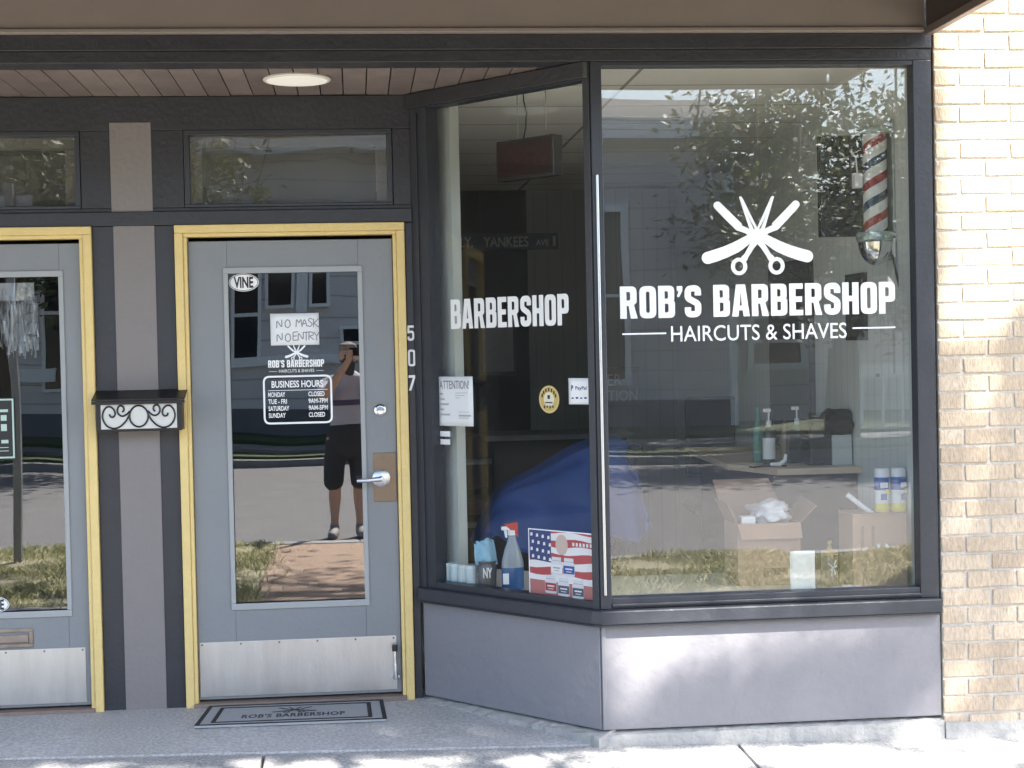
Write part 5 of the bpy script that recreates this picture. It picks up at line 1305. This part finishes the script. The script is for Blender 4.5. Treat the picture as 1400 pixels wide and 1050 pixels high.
    for s in (-1, 1):
        a = V(s*.12, -.05, .045); q = [([a, V(s*.125, .05, .05), V(s*.14, .17, .035)], [.048, .052, .042]), ([V(s*.117, -.02, .06), V(s*.116, -.018, .115)], [.047, .044])]
        b = remesh_obj('shoe', q, M['shoe'], p, .008, 2)
person()
ph = MB(); ph.box(-.078, .078, -6.431, -6.4225, 1.512, 1.588)
pt = thing('phone', (0, -6.427, 1.512), 'black phone held up sideways by the photographer', 'phone')
ph.build('phone_body', M['blackp'], pt, bevel=.004)
b = MB(); b.box(-.074, .074, -6.4325, -6.4312, 1.516, 1.584); b.build('screen', mat('phone_screen', (.03, .03, .035), .1, var=0), pt)
b = MB(); b.lathe([(.006, 0), (.006, .002), (.004, .0025)], (0, -6.4224, 1.55), 14, 'y'); b.build('lens', M['chrome'], pt)

# ================================================================ ACROSS THE STREET
HY = -21.6; YF, YD_ = .045, .848
def hpt(u, v, yg=YF, Y=HY): return PR(u, v, Y, yg)
def house():
    h = thing('house', (2, HY-3, 0), 'grey sided house with pale blue white trim across the street, seen reflected', 'house')
    xa, xb, ze = -9.5, hpt(1004, 350).x, hpt(900, 192).z
    b = MB(); b.box(xa, xb, HY-8, HY, .0, ze); b.box(xb, hpt(1128, 400).x, HY-7.5, HY-1.2, 0, ze-.7); b.build('wall', M['lap'], h)
    b = MB(); b.box(xa-.3, xb+.35, HY-.1, HY+.5, ze, ze+.14); b.box(xa-.3, xb+.35, HY+.40, HY+.52, ze+.141, ze+.36); b.build('soffit', M['trim'], h, bevel=.01)
    b = MB(); b.xprism([(HY+.55, ze+.30), (HY-8.6, ze+.30), (HY-4, ze+1.35)], xa-.4, xb+.4)
    b.xprism([(HY-.8, ze-.69), (HY-7.8, ze-.69), (HY-4, ze+.2)], xb+.41, hpt(1136, 400).x); b.build('roof', M['roof'], h)
    def window(x0, x1, z0, z1, Y=HY, t=.12):
        w = MB(); e = Y+.005
        w.box(x0-t, x0, e, e+.06, z0-t, z1+t); w.box(x1, x1+t, e, e+.06, z0-t, z1+t); w.box(x0, x1, e, e+.06, z1, z1+t); w.box(x0-.02, x1+.02, e, e+.10, z0-t, z0)
        w.box(x0, x1, e, e+.04, (z0+z1)/2-.03, (z0+z1)/2+.03)
        o = w.build('window', M['trim'], h); g_ = MB(); g_.box(x0, x1, e, e+.012, z0, z1); g_.build('pane', M['g_house'], o)
    # taller windows in the reflection of the big window
    a, c = hpt(800, 290), hpt(853, 520); window(a.x, c.x, c.z, a.z)
    a, c = hpt(1030, 440, YF, HY-1.2), hpt(1094, 497, YF, HY-1.2); window(a.x, c.x, c.z, a.z, HY-1.2)
    # seen in the barbershop door
    d = lambda u, v: PR(u, v, HY, YD_)
    for (u0, v0, u1, v1) in ((320, 372, 355, 486), (364, 300, 398, 418), (466, 450, 500, 486), (425, 330, 446, 418), (60, 330, 92, 530), (-60, 300, -10, 520)):
        a, c = d(u0, v0), d(u1, v1); window(a.x, c.x, c.z, a.z, t=.055)
    b = MB(); a, c = d(310, 488), d(470, 497); b.box(a.x, c.x, HY+.004, HY+.11, c.z, a.z)
    a, c = d(403, 330), d(421, 428); b.box(a.x, c.x, HY+.004, HY+.08, c.z, a.z)
    a, c = d(-40, 505), d(80, 520); b.box(a.x, c.x, HY+.004, HY+.11, c.z, a.z)
    b.box(xb-.12, xb+.02, HY+.003, HY+.05, 0, ze-.01); b.build('trim_board', M['trim'], h)
    b = MB(); b.box(xa, xb+.01, HY+.002, HY+.03, .0, d(300, 560).z); b.build('foundation', mat('foundation_block', (.16, .16, .18), .9, var=.1), h)
house()
gx = hpt(1140, 400).x+.5  # outbuilding added to cover the bright sunlit lawn in the window reflection
gr = thing('added_garage', (gx+5, -27, 0), 'pale grey garage right of the house across the street, put there to darken the reflection', 'added_garage')
b = MB(); b.box(gx, gx+13, -33, -25.5, 0, 3.1); b.build('wall', M['lap'], gr)
b = MB(); b.xprism([(-25.0, 3.05), (-33.5, 3.05), (-29.2, 4.7)], gx-.3, gx+13.3); b.build('roof', M['roof'], gr)
b = MB(); b.box(gx+4.2, gx+7.2, -25.495, -25.45, 0, 2.3); b.build('door', M['trim'], gr)
b = MB(); a, c = hpt(1142, 503, YF, -20.0), hpt(1400, 516, YF, -20.0)
b.box(a.x, c.x+6, -20.05, -20.0, c.z, a.z)
o = thing('porch_railing', (a.x, -20.0, .1), 'white railing beside the house across the street, seen reflected', 'railing'); b.build('rail', M['trim'], o)
b = MB()
for i in range(22): x = a.x+.05+i*.35; b.box(x, x+.05, -20.045, -20.005, .08, c.z-.001)
b.build('baluster', M['trim'], o)
for i in range(10):
    pass

# ---------------------------------------------------------------- trees
SUN_EL, SUN_AZ = rad(50), rad(35)          # azimuth measured from straight in front of the facade towards its right
SD = Vector((math.sin(SUN_AZ)*math.cos(SUN_EL), -math.cos(SUN_AZ)*math.cos(SUN_EL), math.sin(SUN_EL)))
def leaf(mb, c, s):
    a = Vector((R.gauss(0, 1), R.gauss(0, 1), R.gauss(0, .6))).normalized(); n = Vector((R.gauss(0, .6), R.gauss(0, .6), 1)).normalized()
    b = a.cross(n).normalized()*s*.42; a = a*s
    mb.add([c-a, c+b-a*.1, c+a, c-b-a*.1], [(0, 1, 2, 3)])
def onbrick(q):
    if q.y >= -.5: return False
    k = -q.y/SD.y; x, z = q.x+SD.x*k, q.z+SD.z*k
    return (2.1 < x < 3.5 and z > 1.3) or (.8 < x < 2.4 and -.1 < z < .6)
KEEP = [False]
def branch(mb, p, d, L_, r, lev, tips):
    pts = [p]; q = p; dd = d
    for i in range(4):
        dd = (dd+Vector((R.gauss(0, .13), R.gauss(0, .13), R.gauss(0, .10)))).normalized(); q = q+dd*L_/4; pts.append(q)
    if KEEP[0] and any(onbrick(a.lerp(b, t)) for a, b in zip(pts, pts[1:]) for t in (0, .25, .5, .75, 1)): return
    mb.tube(pts, [r, r*.86, r*.74, r*.62, r*.5], 7, cap=True)
    tips += [pts[2], pts[3], pts[4]]
    if lev > 0:
        for k in range(3 if lev > 1 else 4):
            an = R.uniform(0, 6.28); up = Vector((math.cos(an), math.sin(an), R.uniform(-.05, .7)))
            branch(mb, pts[R.choice((2, 3, 4))], (dd*.55+up*.8).normalized(), L_*R.uniform(.55, .75), r*.5, lev-1, tips)
def tree(name, base, h, cr, cn, ms, label, seed, trunk_r=.16, size=.09, crown_z=.45):
    KEEP[0] = False; R.seed(seed); t = thing(name, base, label, 'tree', None); base = Vector(base)
    mb = MB(); tips = []
    top = base+Vector((0, 0, h*crown_z)); mb.tube([base-Vector((0, 0, .2)), base+Vector((.02, 0, h*.15)), base.lerp(top, .6)+Vector((.05, .03, 0)), top], [trunk_r*1.35, trunk_r*1.05, trunk_r*.9, trunk_r*.75], 12)
    for k in range(6):
        an = k*1.05+R.uniform(-.3, .3); branch(mb, top-Vector((0, 0, R.uniform(0, h*.08))), Vector((math.cos(an)*.8, math.sin(an)*.8, R.uniform(.35, 1.1))).normalized(), h*.24, trunk_r*.5, 2, tips)
    mb.build('trunk', M['bark'], t, smooth=True, angle=0)
    lf = MB()
    for i in range(cn):
        q = R.choice(tips); lf.add([], []); leaf(lf, q+Vector((R.gauss(0, cr), R.gauss(0, cr), R.gauss(0, cr*.8))), R.uniform(.7, 1.25)*size)
    lf.build('crown', ms, t)
    return t
tree('broadleaf_tree', (-5.6, -17.6, 0), 8.5, .55, 20000, M['leafd'], 'broad tree before the house across the street, left in the reflections', 11, .2, .095, .30)
tree('broadleaf_tree', (7.6, -18.3, 0), 9.5, .5, 20000, M['leafd'], 'broad tree right of the house across the street, seen reflected', 12, .22, .095, .22)
tree('broadleaf_tree', (15, -24, 0), 11.5, .6, 20000, M['leafd'], 'tall tree far right behind the railing, seen reflected', 13, .24, .13, .25)
tree('broadleaf_tree', (-14, -22, 0), 10, .6, 14000, M['leafd'], 'tall tree far left past the house, seen reflected', 14, .22, .11, .3)
tree('broadleaf_tree', (-1.2, -33, 0), 12, .8, 6000, M['leafd'], 'tall tree standing behind the house across the street', 15, .25, .24, .4)

# the street tree beside the kerb whose crown shades the shopfront
R.seed(21)
def shade(T):
    """how much of the sun the crown keeps from a spot on the facade or pavement (0..1)"""
    x, y, z = T
    nz = noise.noise(Vector((x*1.3, y*1.3+5, z*1.3)))
    if y > -.05:                                   # facade plane
        if x < .97: return 1.0 if z < 1.3 else .5
        if x < 2.37:
            if z > .50: return 1.0
            lo = .12+.21*(x-1.05); hi = .40+.35*(x-.95)
            if z < lo: return 1.0 if not (x > 2.12 and z < .22) else .75
            if z > hi: return .30
            return .18
        e = z-1.52-.5*(x-2.4)
        if e < 0: return .72
        return 0.0
    if x < 1.0 and y > -.10: return 1.0
    return (.62 if x < 1 else .62) if nz > -.08 else .16
def x_bulk(T): return T.y > -.05 and .97 < T.x < 2.37 and T.z < .5
def street_tree():
    base = Vector((4.6, -5.2, -.1)); t = thing('street_tree', base, 'street tree on the verge, its leaves hanging into the window reflections', 'tree')
    KEEP[0] = True; mb = MB(); tips = []
    mb.tube([base-Vector((0, 0, .2)), base+Vector((-.03, 0, 1)), base+Vector((-.1, 0, 2.6)), base+Vector((-.25, .02, 4.2))], [.24, .18, .16, .14], 14)
    top = base+Vector((-.25, .02, 4.2))
    for (d, l) in (((-1, .0, .62), 3.6), ((-.85, .1, .8), 3.2), ((-.4, -.5, .9), 2.6), ((.6, -.1, .9), 2.4), ((.3, -.6, .9), 2.4), ((-1.0, -.3, .5), 3.6), ((-.9, -.15, .72), 3.8), ((-.3, -.3, 1), 2.4)):
        branch(mb, top-Vector((0, 0, R.uniform(0, .5))), Vector(d).normalized(), l, .085, 2, tips)
    for (p, d, l) in ((Vector((3.8, -4.6, 3.9)), (-.35, .8, -.08), 1.7), (Vector((3.9, -4.7, 3.6)), (-.75, .75, -.02), 2.2)): branch(mb, p, Vector(d).normalized(), l, .03, 1, [])
    lf = MB(); n = 0
    # leaves whose shade falls on the shopfront
    tries = 0
    while n < 30000 and tries < 600000:
        tries += 1
        if R.random() < .85: T = Vector((R.uniform(-3.0, 3.4), 0, R.uniform(-.12, 1.7))) if R.random() < .66 else Vector((R.uniform(1.0, 2.375), 0, R.uniform(1.2, 2.85)))
        else: T = Vector((R.uniform(-2.6, 3.6), R.uniform(-1.4, -.02), -.07))
        d_ = R.uniform(8.6, 11.2); c = T+SD*d_
        w = shade(T)
        if w == 0 or R.random() > w**2: continue
        c += Vector((R.gauss(0, .02), R.gauss(0, .02), 0)); 
        if x_bulk(T):
            for q in range(3): leaf(lf, c+Vector((R.gauss(0, .12), R.gauss(0, .05), R.gauss(0, .06))), R.uniform(.020, .038))
        else: leaf(lf, c, R.uniform(.035, .07))
        n += 1
    def shadowT(q):
        k = -q.y/SD.y; z = q.z+SD.z*k
        if z > -.07: return Vector((q.x+SD.x*k, 0, z))
        g_ = q-SD*((q.z+.07)/SD.z); return Vector((g_.x, g_.y, -.07))
    def keepclear(q):
        T = shadowT(q)
        return T.y > -.05 and .9 < T.x < 3.6 and (T.z > 1.3 if T.x > 2.37 else T.z < .62)
    # the rest of the crown
    m = 0
    while m < 9000:
        q = R.choice(tips)+Vector((R.gauss(0, .45), R.gauss(0, .45), R.gauss(0, .4)))
        if keepclear(q): m += .02; continue
        k = q.y/SD.y*1.0; z = q.z - SD.z*(q.y/SD.y) if SD.y else 0   # where its shadow meets the facade plane
        x = q.x - SD.x*(q.y/SD.y)
        if z > -.07: T = Vector((x, 0, z))
        else:
            kk = (q.z+.07)/SD.z; g_ = q-SD*kk; T = Vector((g_.x, g_.y, -.07))
        if -3.5 < T.x < 4.5 and -12 < T.y < -1.4 and R.random() > .06: m += .02; continue
        if -3 < T.x < 5.6 and T.z < 3.4 and T.y > -1.5 and R.random() > shade(T)*.25: m += .02; continue
        leaf(lf, q, R.uniform(.055, .10)); m += 1
    # low twigs that hang into the reflection of the big window
    tw = 0
    cl = []
    for (u, v, s) in ((1060, 130, .30), (1130, 160, .32), (1190, 120, .28), (1235, 180, .30), (1100, 240, .22), (1170, 290, .25), (1225, 300, .28), (1040, 235, .10), (960, 175, .12), (1240, 260, .3)):
        cl.append((PR(u, v, -3.0+R.uniform(-.5, .5), YF), s))
    for (c, s) in cl:
        for i in range(int(85*s/.25)):
            q = c+Vector((R.gauss(0, s*.55), R.gauss(0, .3), R.gauss(0, s*.38)))
            if not keepclear(q): leaf(lf, q, R.uniform(.022, .038))
        mb.tube([c+Vector((.2, -.9, .75)), c+Vector((.1, -.4, .45)), c+Vector((0, -.1, .1)), c+Vector((-.1, .1, -.1))], [.012, .009, .006, .003], 6)
    for (u, v, s) in ((290, 240, .10), (315, 228, .07), (278, 262, .09), (350, 262, .05)):
        c = PR(u, v, -3.6, .85)
        for i in range(60): leaf(lf, c+Vector((R.gauss(0, s), R.gauss(0, .15), R.gauss(0, s*.7))), R.uniform(.025, .045))
        mb.tube([c+Vector((.3, -.6, 1.6)), c+Vector((.15, -.3, .8)), c], [.012, .008, .003], 6)
    mb.build('trunk', M['bark'], t, smooth=True, angle=0)
    lf.build('crown', M['leaf'], t)
street_tree()
# sign post on the verge (reflected in the left door)
p0 = PR(27, 750, -5.1, YD_); o = thing('sign_post', (p0.x, -5.1, -.09), 'grey steel sign post on the verge, reflected in the left door', 'sign post')
b = MB(); b.box(p0.x-.03, p0.x+.03, -5.13, -5.07, -.2, 2.95); b.build('post', mat('galvanised_post', (.30, .30, .31), .45, .6, var=.2), o, bevel=.004)
b = MB(); b.box(p0.x-.16, p0.x+.16, -5.15, -5.1305, 2.35, 2.85); b.build('sign_plate', M['alu'], o, bevel=.003)

# ================================================================ LIGHT, SKY, CAMERA
w = bpy.data.worlds.new('World'); S.world = w; w.use_nodes = True; nt = w.node_tree
bg = nt.nodes['Background']; sk = nt.nodes.new('ShaderNodeTexSky'); sk.sky_type = 'NISHITA'; sk.sun_disc = False
sk.sun_elevation = SUN_EL; sk.sun_rotation = math.pi - SUN_AZ; sk.dust_density = 1.5; sk.air_density = 1.0
nt.links.new(sk.outputs[0], bg.inputs[0]); bg.inputs[1].default_value = .10
sd = bpy.data.lights.new('sun', 'SUN'); sd.energy = 5.0; sd.angle = rad(.7); sd.color = (1, .95, .87)
so = bpy.data.objects.new('sun', sd); COL.objects.link(so); so.rotation_euler = SD.to_track_quat('Z', 'Y').to_euler(); so.location = (0, -8, 14)

cd = bpy.data.cameras.new('camera'); cam = bpy.data.objects.new('camera', cd); COL.objects.link(cam)
cd.sensor_width = 36; cd.lens = CF/1400*36; cd.clip_start = .005; cd.clip_end = 2000
fw = ray(700, 525).normalized(); rt = (ray(1400, 525)-ray(700, 525)).normalized(); up = (ray(700, 0)-ray(700, 525)).normalized()
mx = Matrix((rt, up, -fw)).transposed().to_4x4(); mx.translation = CC; cam.matrix_world = mx
S.camera = cam
S.view_settings.view_transform = 'Standard'; S.view_settings.look = 'None'; S.view_settings.exposure = 2.6; S.view_settings.gamma = 1
S.render.engine = 'CYCLES'; c = S.cycles
c.max_bounces = 14; c.diffuse_bounces = 6; c.glossy_bounces = 5; c.transparent_max_bounces = 24; c.transmission_bounces = 8
c.sample_clamp_indirect = 6; c.use_denoising = True; c.caustics_reflective = False; c.caustics_refractive = False; c.blur_glossy = .3
